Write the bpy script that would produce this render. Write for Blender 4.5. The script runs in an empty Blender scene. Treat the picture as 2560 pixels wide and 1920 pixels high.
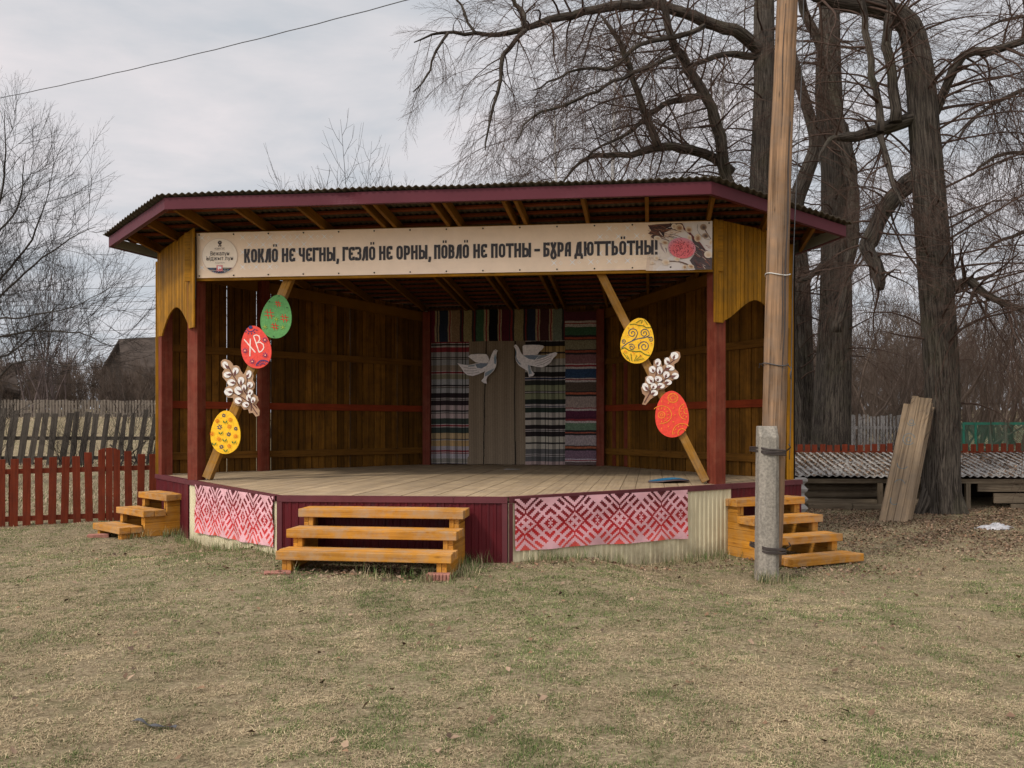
import bpy, math, random
import numpy as np
from mathutils import Vector
random.seed(11)
rng = np.random.default_rng(11)
S = bpy.context.scene
COL = S.collection

# ------------------------------------------------------------------ camera, sky, sun, exposure
F, H, YH = 2200.0, 1.6, 1065.0            # focal length (photo pixels), eye height, horizon row
cd = bpy.data.cameras.new('camera'); cam = bpy.data.objects.new('camera', cd); COL.objects.link(cam)
cd.sensor_width = 36.0; cd.lens = F / 2560 * 36.0
cd.shift_y = (YH - 960) / 2560
cd.clip_start = 0.1; cd.clip_end = 2000
cam.location = (0, 0, H); cam.rotation_euler = (math.pi / 2, 0, 0)
S.camera = cam
SUN = Vector((-0.52, -0.52, 0.68)).normalized()
sl = bpy.data.lights.new('sun', 'SUN'); sun = bpy.data.objects.new('sun', sl); COL.objects.link(sun)
sl.energy = 2.1; sl.angle = math.radians(6); sl.color = (1.0, 0.93, 0.84)
sun.rotation_euler = (-SUN).to_track_quat('-Z', 'Y').to_euler(); sun.location = SUN * 40
S.view_settings.view_transform = 'Standard'; S.view_settings.look = 'None'
S.view_settings.exposure = 0.0; S.view_settings.gamma = 1.0
W = bpy.data.worlds.new('World'); S.world = W; W.use_nodes = True
def world():
    nt = W.node_tree; N = nt.nodes; L = nt.links; N.clear()
    out = N.new('ShaderNodeOutputWorld'); bg = N.new('ShaderNodeBackground'); bg.inputs[1].default_value = 0.1
    sky = N.new('ShaderNodeTexSky'); sky.sky_type = 'NISHITA'; sky.sun_disc = False
    sky.sun_elevation = math.asin(SUN.z); sky.sun_rotation = math.atan2(SUN.x, SUN.y)
    tc = N.new('ShaderNodeTexCoord'); sp = N.new('ShaderNodeSeparateXYZ'); L.new(tc.outputs['Generated'], sp.inputs[0])
    ad = N.new('ShaderNodeMath'); ad.operation = 'ADD'; ad.inputs[1].default_value = 0.16; L.new(sp.outputs[2], ad.inputs[0])
    mx = N.new('ShaderNodeMath'); mx.operation = 'MAXIMUM'; mx.inputs[1].default_value = 0.08; L.new(ad.outputs[0], mx.inputs[0])
    dx = N.new('ShaderNodeMath'); dx.operation = 'DIVIDE'; L.new(sp.outputs[0], dx.inputs[0]); L.new(mx.outputs[0], dx.inputs[1])
    dy = N.new('ShaderNodeMath'); dy.operation = 'DIVIDE'; L.new(sp.outputs[1], dy.inputs[0]); L.new(mx.outputs[0], dy.inputs[1])
    dm = N.new('ShaderNodeMath'); dm.operation = 'MULTIPLY'; dm.inputs[1].default_value = 0.6; L.new(dx.outputs[0], dm.inputs[0])
    cb = N.new('ShaderNodeCombineXYZ'); L.new(dm.outputs[0], cb.inputs[0]); L.new(dy.outputs[0], cb.inputs[1])
    nz = N.new('ShaderNodeTexNoise'); nz.inputs['Scale'].default_value = 1.5; nz.inputs['Detail'].default_value = 7
    nz.inputs['Roughness'].default_value = 0.56; nz.inputs['Distortion'].default_value = 0.25
    L.new(cb.outputs[0], nz.inputs['Vector'])
    rp = N.new('ShaderNodeValToRGB'); e = rp.color_ramp.elements
    e[0].position = 0.40; e[0].color = (0.50, 0.535, 0.575, 1)
    e[1].position = 0.60; e[1].color = (0.70, 0.675, 0.692, 1)
    m = e.new(0.50); m.color = (0.605, 0.61, 0.635, 1)
    L.new(nz.outputs[0], rp.inputs[0])
    # paler, pinker overhead; bluer towards the horizon
    hz = N.new('ShaderNodeMapRange'); hz.inputs[1].default_value = 0.0; hz.inputs[2].default_value = 0.22
    L.new(sp.outputs[2], hz.inputs[0])
    hm = N.new('ShaderNodeMixRGB'); hm.inputs[1].default_value = (0.50, 0.56, 0.63, 1)
    hf = N.new('ShaderNodeMath'); hf.operation = 'MULTIPLY_ADD'; hf.inputs[1].default_value = 0.45; hf.inputs[2].default_value = 0.55
    L.new(hz.outputs[0], hf.inputs[0]); L.new(hf.outputs[0], hm.inputs[0]); L.new(rp.outputs[0], hm.inputs[2])
    sc = N.new('ShaderNodeMixRGB'); sc.blend_type = 'MULTIPLY'; sc.inputs[0].default_value = 1; sc.inputs[2].default_value = (12.0, 11.7, 11.6, 1)
    L.new(hm.outputs[0], sc.inputs[1])
    mi = N.new('ShaderNodeMixRGB'); mi.inputs[0].default_value = 0.94
    L.new(sky.outputs[0], mi.inputs[1]); L.new(sc.outputs[0], mi.inputs[2])
    # thin cloud is brighter overhead and around the veiled sun
    dt = N.new('ShaderNodeVectorMath'); dt.operation = 'DOT_PRODUCT'; L.new(tc.outputs['Generated'], dt.inputs[0]); dt.inputs[1].default_value = SUN
    g1 = N.new('ShaderNodeMapRange'); g1.interpolation_type = 'SMOOTHSTEP'; g1.inputs[1].default_value = 0.15; g1.inputs[2].default_value = 1.0; g1.inputs[3].default_value = 0.0; g1.inputs[4].default_value = 1.75; L.new(dt.outputs['Value'], g1.inputs[0])
    g2 = N.new('ShaderNodeMapRange'); g2.interpolation_type = 'SMOOTHSTEP'; g2.inputs[1].default_value = 0.42; g2.inputs[2].default_value = 1.0; g2.inputs[3].default_value = 1.0; g2.inputs[4].default_value = 1.35; L.new(sp.outputs[2], g2.inputs[0])
    gs = N.new('ShaderNodeMath'); gs.operation = 'ADD'; L.new(g1.outputs[0], gs.inputs[0]); L.new(g2.outputs[0], gs.inputs[1])
    gc = N.new('ShaderNodeCombineXYZ')
    for i in range(3): L.new(gs.outputs[0], gc.inputs[i])
    gm = N.new('ShaderNodeMixRGB'); gm.blend_type = 'MULTIPLY'; gm.inputs[0].default_value = 1; L.new(mi.outputs[0], gm.inputs[1]); L.new(gc.outputs[0], gm.inputs[2]); mi = gm
    L.new(mi.outputs[0], bg.inputs[0]); L.new(bg.outputs[0], out.inputs[0])
world()

# ------------------------------------------------------------------ helpers
def lin(r, g=None, b=None):
    if g is None: r, g, b = r
    f = lambda c: ((c / 255 + 0.055) / 1.055) ** 2.4 if c > 10.3 else c / 255 / 12.92
    return (f(r), f(g), f(b), 1.0)
def at(px, py, Y): return Vector(((px - 1280) * Y / F, Y, H + (YH - py) * Y / F))
OFF = {}
def link(o, parent):
    COL.objects.link(o)
    if parent is not None: o.parent = parent
def thing(name, label, cat, loc=(0, 0, 0), group=None, kind=None):
    o = bpy.data.objects.new(name, None); o.empty_display_size = 0.2; COL.objects.link(o); o.location = loc
    OFF[o.name] = Vector(loc); tag(o, label, cat, group, kind); return o
def tag(o, label=None, cat=None, group=None, kind=None):
    if label: o['label'] = label
    if cat: o['category'] = cat
    if group: o['group'] = group
    if kind: o['kind'] = kind
    return o
def off_of(parent): return OFF.get(parent.name, Vector((0, 0, 0))) if parent is not None else Vector((0, 0, 0))

class MB:
    """collects world-space shapes and links them as one mesh object"""
    def __init__(s): s.v = []; s.f = []; s.uv = []; s.c = []; s.hascol = False
    def add(s, vs, fs, uvs=None, col=None):
        b = len(s.v); s.v += [tuple(p) for p in vs]
        for k, f in enumerate(fs):
            s.f.append([b + i for i in f])
            s.uv += (uvs[k] if uvs else [(0, 0)] * len(f))
        if col is not None: s.hascol = True
        s.c += [col if col is not None else (1, 1, 1, 1)] * len(vs)
        return b
    def para(s, o, a, b, c, col=None):
        o, a, b, c = Vector(o), Vector(a), Vector(b), Vector(c)
        if a.cross(b).dot(c) < 0: o = o + b; b = -b
        vs = [o, o + a, o + a + b, o + b, o + c, o + a + c, o + a + b + c, o + b + c]
        la, lb, lc = a.length, b.length, c.length
        r1, r2 = random.random() * 20, random.random() * 20
        P = [(0, 0, 0), (la, 0, 0), (la, lb, 0), (0, lb, 0), (0, 0, lc), (la, 0, lc), (la, lb, lc), (0, lb, lc)]
        fs = [(0, 3, 2, 1), (4, 5, 6, 7), (0, 1, 5, 4), (2, 3, 7, 6), (1, 2, 6, 5), (3, 0, 4, 7)]
        kinds = ['ab', 'ab', 'ac', 'ac', 'bc', 'bc']; uvs = []
        for f, k in zip(fs, kinds):
            u = []
            for i in f:
                p = P[i]
                if k == 'ab': u.append((p[0] + r1, p[1] + r2))
                elif k == 'ac': u.append((p[0] + r1, p[2] + lb + r2))
                else: u.append((p[1] * 6 + r1, p[2] * 0.6 + r2))
            uvs.append(u)
        s.add(vs, fs, uvs, col)
    def bar(s, p0, p1, w, h, side=None, col=None):
        """beam p0->p1 (axis through its centre), width w along side, height h along the third axis"""
        p0, p1 = Vector(p0), Vector(p1); a = p1 - p0
        sd = Vector(side) if side is not None else a.cross(Vector((0, 0, 1)))
        sd = (sd - a * (sd.dot(a) / a.dot(a))).normalized(); up = a.cross(sd).normalized()
        s.para(p0 - sd * w / 2 - up * h / 2, a, sd * w, up * h, col)
    def prism(s, poly, fn, n0, n1, col=None):
        """poly: 2D points, fn(x,y,n)->Vector; extruded from n0 to n1"""
        k = len(poly)
        ar = sum(poly[i][0] * poly[(i + 1) % k][1] - poly[(i + 1) % k][0] * poly[i][1] for i in range(k))
        if ar < 0: poly = poly[::-1]
        r = random.random() * 9
        vs = [fn(x, y, n0) for x, y in poly] + [fn(x, y, n1) for x, y in poly]
        fs = [list(range(k))[::-1], list(range(k, 2 * k))] + [(i, (i + 1) % k, k + (i + 1) % k, k + i) for i in range(k)]
        uvs = [[(y + r, x + r) for x, y in poly[::-1]], [(y + r, x + r) for x, y in poly]]
        for i in range(k):
            p, q = poly[i], poly[(i + 1) % k]
            uvs.append([(p[1] + r, p[0] + r), (q[1] + r, q[0] + r), (q[1] + r, q[0] + r + .02), (p[1] + r, p[0] + r + .02)])
        s.add(vs, fs, uvs, col)
    def tube(s, pts, rad, n=8, cap=True, rough=0.0, col=None):
        pts = [Vector(p) for p in pts]; k = len(pts); vs = []; fs = []; uvs = []
        ref = Vector((0.31, 0.2, 0.93)) if abs((pts[-1] - pts[0]).normalized().z) < 0.8 else Vector((1, 0.1, 0))
        along = [0]
        for i in range(1, k): along.append(along[-1] + (pts[i] - pts[i - 1]).length)
        ph = [random.uniform(0, 6.28) for _ in range(3)]; cmax = max(rad)
        for i, p in enumerate(pts):
            t = (pts[min(i + 1, k - 1)] - pts[max(i - 1, 0)]).normalized()
            x = (ref - t * ref.dot(t)).normalized(); y = t.cross(x)
            for j in range(n):
                an = 2 * math.pi * j / n
                r = rad[i] * (1 + rough * (0.5 * math.sin(3 * an + ph[0] + along[i] * .4) + 0.4 * math.sin(7 * an + ph[1] - along[i] * .35) + 0.4 * math.sin(11 * an + ph[2] + along[i] * .2) + random.uniform(-.25, .25)))
                vs.append(p + x * (r * math.cos(an)) + y * (r * math.sin(an)))
        for i in range(k - 1):
            for j in range(n):
                j2 = (j + 1) % n
                fs.append((i * n + j, i * n + j2, (i + 1) * n + j2, (i + 1) * n + j))
                cu = 2 * math.pi * cmax / n
                uvs.append([(along[i], j * cu), (along[i], (j + 1) * cu), (along[i + 1], (j + 1) * cu), (along[i + 1], j * cu)])
        if cap:
            fs.append(list(range(n))[::-1]); uvs.append([(0, 0)] * n)
            fs.append(list(range((k - 1) * n, k * n))); uvs.append([(0, 0)] * n)
        s.add(vs, fs, uvs, col)
    def build(s, name, mat, parent=None, smooth=False, bevel=0):
        o0 = off_of(parent)
        me = bpy.data.meshes.new(name)
        me.from_pydata([(x - o0.x, y - o0.y, z - o0.z) for x, y, z in s.v], [], s.f)
        if s.uv:
            ul = me.uv_layers.new(name='UVMap'); ul.data.foreach_set('uv', np.array(s.uv, dtype=np.float32).ravel())
        if s.hascol:
            ca = me.color_attributes.new('Col', 'FLOAT_COLOR', 'POINT')
            ca.data.foreach_set('color', np.array(s.c, dtype=np.float32).ravel())
        if smooth: me.polygons.foreach_set('use_smooth', [True] * len(me.polygons))
        me.materials.append(mat)
        o = bpy.data.objects.new(name, me); link(o, parent); OFF[o.name] = o0.copy()
        if bevel:
            b = o.modifiers.new('bevel', 'BEVEL'); b.width = bevel; b.segments = 2; b.limit_method = 'ANGLE'
        return o

def mesh_np(name, V, faces, mat, parent=None, cols=None, smooth=False):
    """V (n,3); faces: list of (m,k) index arrays"""
    o0 = off_of(parent); V = np.asarray(V, dtype=np.float32) - np.array(o0, dtype=np.float32)
    me = bpy.data.meshes.new(name); me.vertices.add(len(V)); me.vertices.foreach_set('co', V.ravel())
    nl = sum(f.size for f in faces); npoly = sum(len(f) for f in faces)
    me.loops.add(nl); me.polygons.add(npoly)
    me.loops.foreach_set('vertex_index', np.concatenate([f.ravel() for f in faces]).astype(np.int32))
    tot = np.concatenate([np.full(len(f), f.shape[1]) for f in faces]).astype(np.int32)
    st = np.concatenate([[0], np.cumsum(tot)[:-1]]).astype(np.int32)
    me.polygons.foreach_set('loop_start', st); me.polygons.foreach_set('loop_total', tot)
    if smooth: me.polygons.foreach_set('use_smooth', np.ones(npoly, dtype=bool))
    if cols is not None:
        ca = me.color_attributes.new('Col', 'FLOAT_COLOR', 'POINT')
        ca.data.foreach_set('color', np.asarray(cols, dtype=np.float32).ravel())
    me.update(calc_edges=True); me.materials.append(mat)
    o = bpy.data.objects.new(name, me); link(o, parent); OFF[o.name] = o0.copy(); return o

# ------------------------------------------------------------------ materials
class NB:
    def __init__(s, name, rough=0.7, spec=0.3):
        s.m = bpy.data.materials.new(name); s.m.use_nodes = True; s.t = s.m.node_tree; s.b = s.t.nodes['Principled BSDF']
        s.b.inputs['Roughness'].default_value = rough; s.b.inputs['Specular IOR Level'].default_value = spec
    def n(s, typ, **kw):
        x = s.t.nodes.new(typ)
        for k, v in kw.items(): setattr(x, k, v)
        return x
    def l(s, a, b): s.t.links.new(a, b)
    def noise(s, vec, scale, detail=4, rough=0.55, sc=(1, 1, 1), dist=0.0):
        mp = s.n('ShaderNodeMapping'); mp.inputs['Scale'].default_value = sc; s.l(vec, mp.inputs[0])
        z = s.n('ShaderNodeTexNoise'); z.inputs['Scale'].default_value = scale; z.inputs['Detail'].default_value = detail
        z.inputs['Roughness'].default_value = rough; z.inputs['Distortion'].default_value = dist
        s.l(mp.outputs[0], z.inputs['Vector']); return z.outputs[0]
    def ramp(s, fac, stops):
        r = s.n('ShaderNodeValToRGB'); e = r.color_ramp.elements
        while len(e) < len(stops): e.new(0.5)
        for el, (p, c) in zip(e, stops):
            el.position = p; el.color = tuple(c) if len(c) == 4 else tuple(c) + (1,)
        s.l(fac, r.inputs[0]); return r.outputs[0]
    def mix(s, fac, a, b, mode='MIX'):
        m = s.n('ShaderNodeMixRGB', blend_type=mode)
        for i, v in enumerate((fac, a, b)):
            if hasattr(v, 'links'): s.l(v, m.inputs[i])
            else: m.inputs[i].default_value = v if i == 0 else (tuple(v) if len(v) == 4 else tuple(v) + (1,))
        return m.outputs[0]
    def rng(s, fac, a, b, lo=0.0, hi=1.0):
        m = s.n('ShaderNodeMapRange'); m.inputs[1].default_value = lo; m.inputs[2].default_value = hi
        m.inputs[3].default_value = a; m.inputs[4].default_value = b; s.l(fac, m.inputs[0]); return m.outputs[0]
    def grey(s, fac):
        c = s.n('ShaderNodeCombineXYZ')
        for i in range(3): s.l(fac, c.inputs[i])
        return c.outputs[0]
    def coord(s, k='Object'): return s.n('ShaderNodeTexCoord').outputs[k]
    def island(s): return s.n('ShaderNodeNewGeometry').outputs['Random Per Island']
    def out(s, col, bump=None, bs=0.3, bd=0.01):
        if hasattr(col, 'links'): s.l(col, s.b.inputs['Base Color'])
        else: s.b.inputs['Base Color'].default_value = tuple(col) if len(col) == 4 else tuple(col) + (1,)
        if bump is not None:
            b = s.n('ShaderNodeBump'); b.inputs['Strength'].default_value = bs; b.inputs['Distance'].default_value = bd
            s.l(bump, b.inputs['Height']); s.l(b.outputs[0], s.b.inputs['Normal'])
        return s.m

def wood(name, c, dark, rough=0.62, spec=0.3, gr=(1.6, 34), blotch=(0.72, 1.12), isl=(0.85, 1.12), wear=None, wearamt=0.0, knots=True, bs=0.35):
    """grain runs along the first UV axis of each board"""
    B = NB(name, rough, spec); uv = B.coord('UV'); ob = B.coord('Object')
    g = B.noise(uv, 1.0, 6, 0.62, (gr[0], gr[1], 1), 0.5)
    col = B.ramp(g, [(0.30, dark), (0.56, c)])
    bl = B.noise(ob, 1.7, 4, 0.6)
    col = B.mix(1.0, col, B.grey(B.rng(bl, blotch[0], blotch[1], 0.3, 0.7)), 'MULTIPLY')
    col = B.mix(1.0, col, B.grey(B.rng(B.island(), isl[0], isl[1])), 'MULTIPLY')
    if knots:
        mp = B.n('ShaderNodeMapping'); mp.inputs['Scale'].default_value = (2.6, 9, 1); B.l(uv, mp.inputs[0])
        v = B.n('ShaderNodeTexVoronoi'); v.inputs['Scale'].default_value = 1.0; B.l(mp.outputs[0], v.inputs['Vector'])
        col = B.mix(B.rng(v.outputs['Distance'], 0.75, 0.0, 0.03, 0.14), col, tuple(x * 0.35 for x in dark[:3]))
    if wear is not None:
        w = B.noise(ob, 5.0, 6, 0.7)
        col = B.mix(B.rng(w, 0.0, wearamt, 0.42, 0.7), col, wear)
    return B.out(col, g, bs, 0.006)

def paint(name, rough=0.6, spec=0.3, var=(0.9, 1.06), sc=14, bs=0.1, bd=0.003):
    B = NB(name, rough, spec); a = B.n('ShaderNodeAttribute'); a.attribute_name = 'Col'
    z = B.noise(B.coord('Object'), sc, 5, 0.65)
    col = B.mix(1.0, a.outputs['Color'], B.grey(B.rng(z, var[0], var[1], 0.3, 0.7)), 'MULTIPLY')
    return B.out(col, z, bs, bd)

def plain(name, c, rough=0.6, spec=0.3, dark=0.7, sc=6.0, metal=0.0, bs=0.15, stretch=(1, 1, 1), streak=None, mud=None):
    B = NB(name, rough, spec); B.b.inputs['Metallic'].default_value = metal
    z = B.noise(B.coord('Object'), sc, 6, 0.65, stretch)
    col = B.ramp(z, [(0.3, tuple(x * dark for x in c[:3])), (0.62, c[:3])])
    if streak is not None:
        w = B.noise(B.coord('Object'), 3.0, 5, 0.7, (3, 3, .35))
        col = B.mix(B.rng(w, 0, streak[1], 0.5, 0.75), col, streak[0])
    if mud is not None:                                                   # splashes of soil low on the sheet
        sp = B.n('ShaderNodeSeparateXYZ'); B.l(B.coord('Object'), sp.inputs[0]); w = B.noise(B.coord('Object'), 7.0, 6, 0.75)
        sm = B.n('ShaderNodeMath'); sm.operation = 'MULTIPLY_ADD'; sm.inputs[1].default_value = 0.55; B.l(w, sm.inputs[0]); m2 = B.n('ShaderNodeMath'); m2.operation = 'MULTIPLY'; m2.inputs[1].default_value = -1.0; B.l(sp.outputs[2], m2.inputs[0]); B.l(m2.outputs[0], sm.inputs[2])
        col = B.mix(B.rng(sm.outputs[0], 0, .8, mud[1], mud[1] + .30), col, mud[0])
    return B.out(col, z, bs, 0.004)

M_STAIR = wood('stair_wood', (0.52, 0.225, 0.026), (0.30, 0.11, 0.012), 0.6, 0.12, wear=(0.36, 0.22, 0.09), wearamt=0.5)
M_TREAD = wood('tread_wood', (0.51, 0.225, 0.032), (0.30, 0.115, 0.014), 0.65, 0.12, wear=(0.31, 0.225, 0.145), wearamt=0.85)
M_OCHRE = wood('ochre_panel', (0.37, 0.165, 0.008), (0.17, 0.072, 0.004), 0.6, 0.1, gr=(1.1, 30), wear=(0.12, 0.065, 0.012), wearamt=0.55, isl=(0.7, 1.12))
M_WALL = wood('stained_wall', (0.205, 0.088, 0.013), (0.078, 0.034, 0.006), 0.65, 0.08, gr=(0.8, 22), isl=(0.5, 1.25), wear=(0.05, 0.025, 0.008), wearamt=0.6)
M_RAIL = wood('wall_rail', (0.18, 0.078, 0.013), (0.10, 0.042, 0.008), 0.65, 0.1)
M_RAFT = wood('rafter_wood', (0.21, 0.095, 0.012), (0.12, 0.052, 0.008), 0.7, 0.08)
M_BATT = wood('batten_wood', (0.16, 0.042, 0.014), (0.09, 0.024, 0.009), 0.75, 0.08, knots=False)
M_BRACE = wood('brace_wood', (0.33, 0.155, 0.022), (0.2, 0.09, 0.014), 0.6, 0.12, wear=(0.27, 0.19, 0.11), wearamt=0.55)
M_RED = wood('red_post', (0.165, 0.034, 0.018), (0.1, 0.02, 0.011), 0.65, 0.1, gr=(1.0, 26), wear=(0.22, 0.085, 0.05), wearamt=0.35, knots=False)
M_REDRAIL = wood('red_rail', (0.27, 0.045, 0.014), (0.19, 0.032, 0.011), 0.6, 0.1, knots=False)
M_FENCE = wood('red_fence', (0.2, 0.04, 0.018), (0.13, 0.024, 0.011), 0.75, 0.06, wear=(0.09, 0.03, 0.02), wearamt=0.5, knots=False)
M_GREY = wood('weathered_grey', (0.125, 0.105, 0.085), (0.05, 0.042, 0.034), 0.85, 0.1, gr=(1.0, 30), isl=(0.6, 1.25))
M_PALE = wood('pale_fence', (0.20, 0.165, 0.13), (0.11, 0.09, 0.07), 0.85, 0.1, isl=(0.7, 1.15))
M_GREYF = wood('grey_picket', (0.34, 0.32, 0.30), (0.20, 0.185, 0.17), 0.85, 0.1, isl=(0.75, 1.15))
M_BOARD = wood('old_board', (0.29, 0.205, 0.125), (0.11, 0.075, 0.045), 0.8, 0.15, gr=(0.8, 26), wear=(0.15, 0.12, 0.09), wearamt=0.5)
M_LOG = wood('old_log', (0.20, 0.155, 0.105), (0.10, 0.07, 0.045), 0.85, 0.1, isl=(0.6, 1.2))
M_POLE = wood('pole_wood', (0.29, 0.175, 0.098), (0.055, 0.034, 0.021), 0.9, 0.06, gr=(0.7, 26), blotch=(0.7, 1.15), wear=(0.16, 0.122, 0.092), wearamt=0.6, isl=(1, 1), bs=0.8)
M_FLOOR = wood('floor_board', (0.385, 0.285, 0.172), (0.27, 0.193, 0.11), 0.75, 0.1, gr=(0.8, 24), isl=(0.9, 1.08), wear=(0.24, 0.19, 0.14), wearamt=0.6, knots=False)
M_BURG = plain('burgundy_sheet', (0.088, 0.009, 0.012), 0.5, 0.14, 0.7, 2.0, streak=((0.05, 0.025, 0.03), 0.6), mud=((0.12, 0.085, 0.055), 0.98))
M_TRIM = plain('burgundy_trim', (0.105, 0.026, 0.030), 0.5, 0.2, 0.75, 3.0)
M_FASC = plain('fascia_metal', (0.090, 0.018, 0.025), 0.5, 0.13, 0.85, 1.5, bs=0.05)
M_CREAM = plain('cream_sheet', (0.60, 0.53, 0.34), 0.5, 0.35, 0.84, 2.0, streak=((0.36, 0.28, 0.16), 0.55), mud=((0.17, 0.125, 0.075), 0.98))
M_ROOF = plain('roof_sheet', (0.085, 0.068, 0.050), 0.85, 0.1, 0.5, 9.0, streak=((0.05, 0.06, 0.03), 0.6))
M_ROOFU = M_ROOF
M_SOFF = plain('soffit_metal', (0.24, 0.25, 0.22), 0.6, 0.3, 0.85, 3.0)
M_CONC = plain('concrete', (0.29, 0.258, 0.21), 0.95, 0.05, 0.5, 34.0, bs=1.0, streak=((0.085, 0.08, 0.068), 0.85))
M_SLATE = plain('slate_sheet', (0.34, 0.32, 0.295), 0.9, 0.08, 0.55, 3.0, bs=0.3, streak=((0.23, 0.20, 0.16), 0.85))
M_WIRE = plain('rusty_wire', (0.05, 0.038, 0.032), 0.7, 0.3)
M_WWIRE = plain('pale_wire', (0.55, 0.53, 0.48), 0.5, 0.4)
M_CABLE = plain('cable', (0.07, 0.07, 0.072), 0.6, 0.3)
M_BRICK = plain('brick_red', (0.34, 0.155, 0.115), 0.9, 0.1, 0.6, 16.0, bs=0.6)
M_GREEN = plain('green_paint', (0.012, 0.115, 0.072), 0.5, 0.3, 0.75)
M_SNOW = plain('old_snow', (0.50, 0.49, 0.50), 0.8, 0.1, 0.4, 16.0, bs=0.8, streak=((0.10, 0.07, 0.05), 1.0))
M_HOUSE = plain('house_roof', (0.072, 0.056, 0.046), 0.95, 0.04, 0.6, 1.5)
M_HOUSEW = plain('house_wall', (0.034, 0.027, 0.022), 0.9, 0.05, 0.6, 2.0)
M_PAINT = paint('painted_board', 0.6, 0.15, (0.74, 1.08), 26, 0.35)
M_GLOSS = paint('printed_vinyl', 0.42, 0.3, (0.93, 1.03), 4, 0.5, 0.02)
M_CLOTH = paint('woven_cloth', 0.95, 0.05, (0.72, 1.12), 60, 0.4)
M_BLADE = paint('grass_blade', 0.9, 0.1, (0.8, 1.15), 3, 0.0)
M_LEAF = paint('dry_leaf', 0.85, 0.15, (0.7, 1.15), 20, 0.0)
def bark(name, c, dark, moss=0.25):
    B = NB(name, 0.95, 0.08); uv = B.coord('UV'); ob = B.coord('Object')
    g = B.noise(uv, 1.0, 7, 0.72, (2.0, 21, 1), 1.1)
    col = B.ramp(g, [(0.42, dark), (0.58, c)])
    w = B.noise(ob, 1.6, 5, 0.65)
    col = B.mix(B.rng(w, 0, moss, 0.5, 0.72), col, (0.085, 0.085, 0.035))
    return B.out(col, g, 1.0, 0.05)
M_BARK = bark('linden_bark', (0.118, 0.098, 0.078), (0.026, 0.021, 0.017))
M_BARK2 = bark('apple_bark', (0.10, 0.088, 0.075), (0.045, 0.038, 0.034), 0.1)
M_TWIG = plain('twig_bark', (0.078, 0.050, 0.037), 0.9, 0.1, 0.6, 2.0)
M_TWIGG = plain('grey_twig', (0.042, 0.035, 0.030), 0.9, 0.1, 0.6, 2.0)
M_TWIGR = plain('thicket_twig', (0.130, 0.096, 0.074), 0.9, 0.1, 0.55, 0.6)
M_BIRCH = plain('birch_bark', (0.55, 0.52, 0.49), 0.8, 0.2, 0.25, 2.6, stretch=(1, 1, 3))
M_FARTW = plain('far_twig', (0.115, 0.088, 0.080), 0.95, 0.05, 0.7, 0.6)
def ground_mat():
    B = NB('ground_soil', 0.95, 0.08); ob = B.coord('Object')
    a = B.noise(ob, 0.55, 5, 0.6); b = B.noise(ob, 30.0, 6, 0.7); c = B.noise(ob, 3.5, 5, 0.65)
    col = B.ramp(b, [(0.30, (0.10, 0.070, 0.042)), (0.48, (0.21, 0.165, 0.10)), (0.68, (0.36, 0.29, 0.18))])
    col = B.mix(B.rng(c, 0, 0.55, 0.48, 0.7), col, (0.105, 0.115, 0.045))
    col = B.mix(B.rng(a, 0, 0.45, 0.5, 0.72), col, (0.12, 0.085, 0.05))
    return B.out(col, b, 0.8, 0.03)
M_GROUND = ground_mat()

# ------------------------------------------------------------------ ground
CTRL = np.array([(0,3.5,0),(-4,3.5,0.02),(4,3.5,0),(0,6.5,.01),(-4,7,.04),(4,7,-.06),(-2,9.1,.075),(-.6,9.0,.03),(-2.7,10,.1),(0,9.9,.05),
    (2.9,11.7,-.18),(-4.6,12.6,-.1),(-5.9,12.9,-.06),(3.6,11,-.21),(4.6,11.6,-.2),(3,10.2,-.2),(6,9,-.16),(6.5,12,-.17),(8.2,16.8,-.1),(6.6,16,-.1),(10,16,-.08),
    (-8,14.6,-.05),(-6.3,15.5,-.05),(-9,11,-.02),(-11,14,0),(-9,18,.15),(-10,24,.5),(-14,24,.55),(-10,45,1.9),(-20,45,2.0),(0,20,0),(5,20,0),(10,21,.02),(14,21,.05),
    (12,26,.42),(18,27,.5),(0,28,.4),(0,45,1.6),(18,45,1.7),(-30,70,2.9),(30,70,2.9),(0,80,3.0),(-60,160,4),(60,160,4),(0,-10,0),(20,5,-.2),(-20,5,.1),(0,300,5),(0,-80,0)], dtype=float)
def tz(x, y):
    x = np.asarray(x, float); y = np.asarray(y, float)
    d2 = (x[..., None] - CTRL[:, 0]) ** 2 + (y[..., None] - CTRL[:, 1]) ** 2
    w = 1.0 / (d2 + 0.35) ** 1.9
    z = (w * CTRL[:, 2]).sum(-1) / w.sum(-1)
    return z + 0.012 * np.sin(x * 2.1 + .7 * np.sin(y * 1.3)) * np.sin(y * 2.4 + 1.0) + 0.006 * np.sin(x * 6.3 + y * 2) * np.sin(y * 5.7 - x)
def tzf(x, y): return float(tz(np.array([x]), np.array([y]))[0])
def lines(a, b, d, lo, hi, g=1.22):
    r = list(np.arange(a, b + 1e-6, d)); s = d
    while r[-1] < hi: s *= g; r.append(r[-1] + s)
    s = d; l = [r[0]]
    while l[-1] > lo: s *= g; l.append(l[-1] - s)
    return np.array(l[:0:-1] + r)
gx = lines(-13, 13, 0.16, -500, 500); gy = lines(2.5, 22, 0.16, -120, 900)
GX, GY = np.meshgrid(gx, gy); GZ = np.vstack([tz(GX[i:i + 20], GY[i:i + 20]) for i in range(0, len(gy), 20)])
nx, ny = len(gx), len(gy); idx = np.arange(nx * ny).reshape(ny, nx)
gf = np.stack([idx[:-1, :-1], idx[:-1, 1:], idx[1:, 1:], idx[1:, :-1]], -1).reshape(-1, 4)
g = mesh_np('ground', np.stack([GX, GY, GZ], -1).reshape(-1, 3), [gf], M_GROUND, smooth=True)
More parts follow.
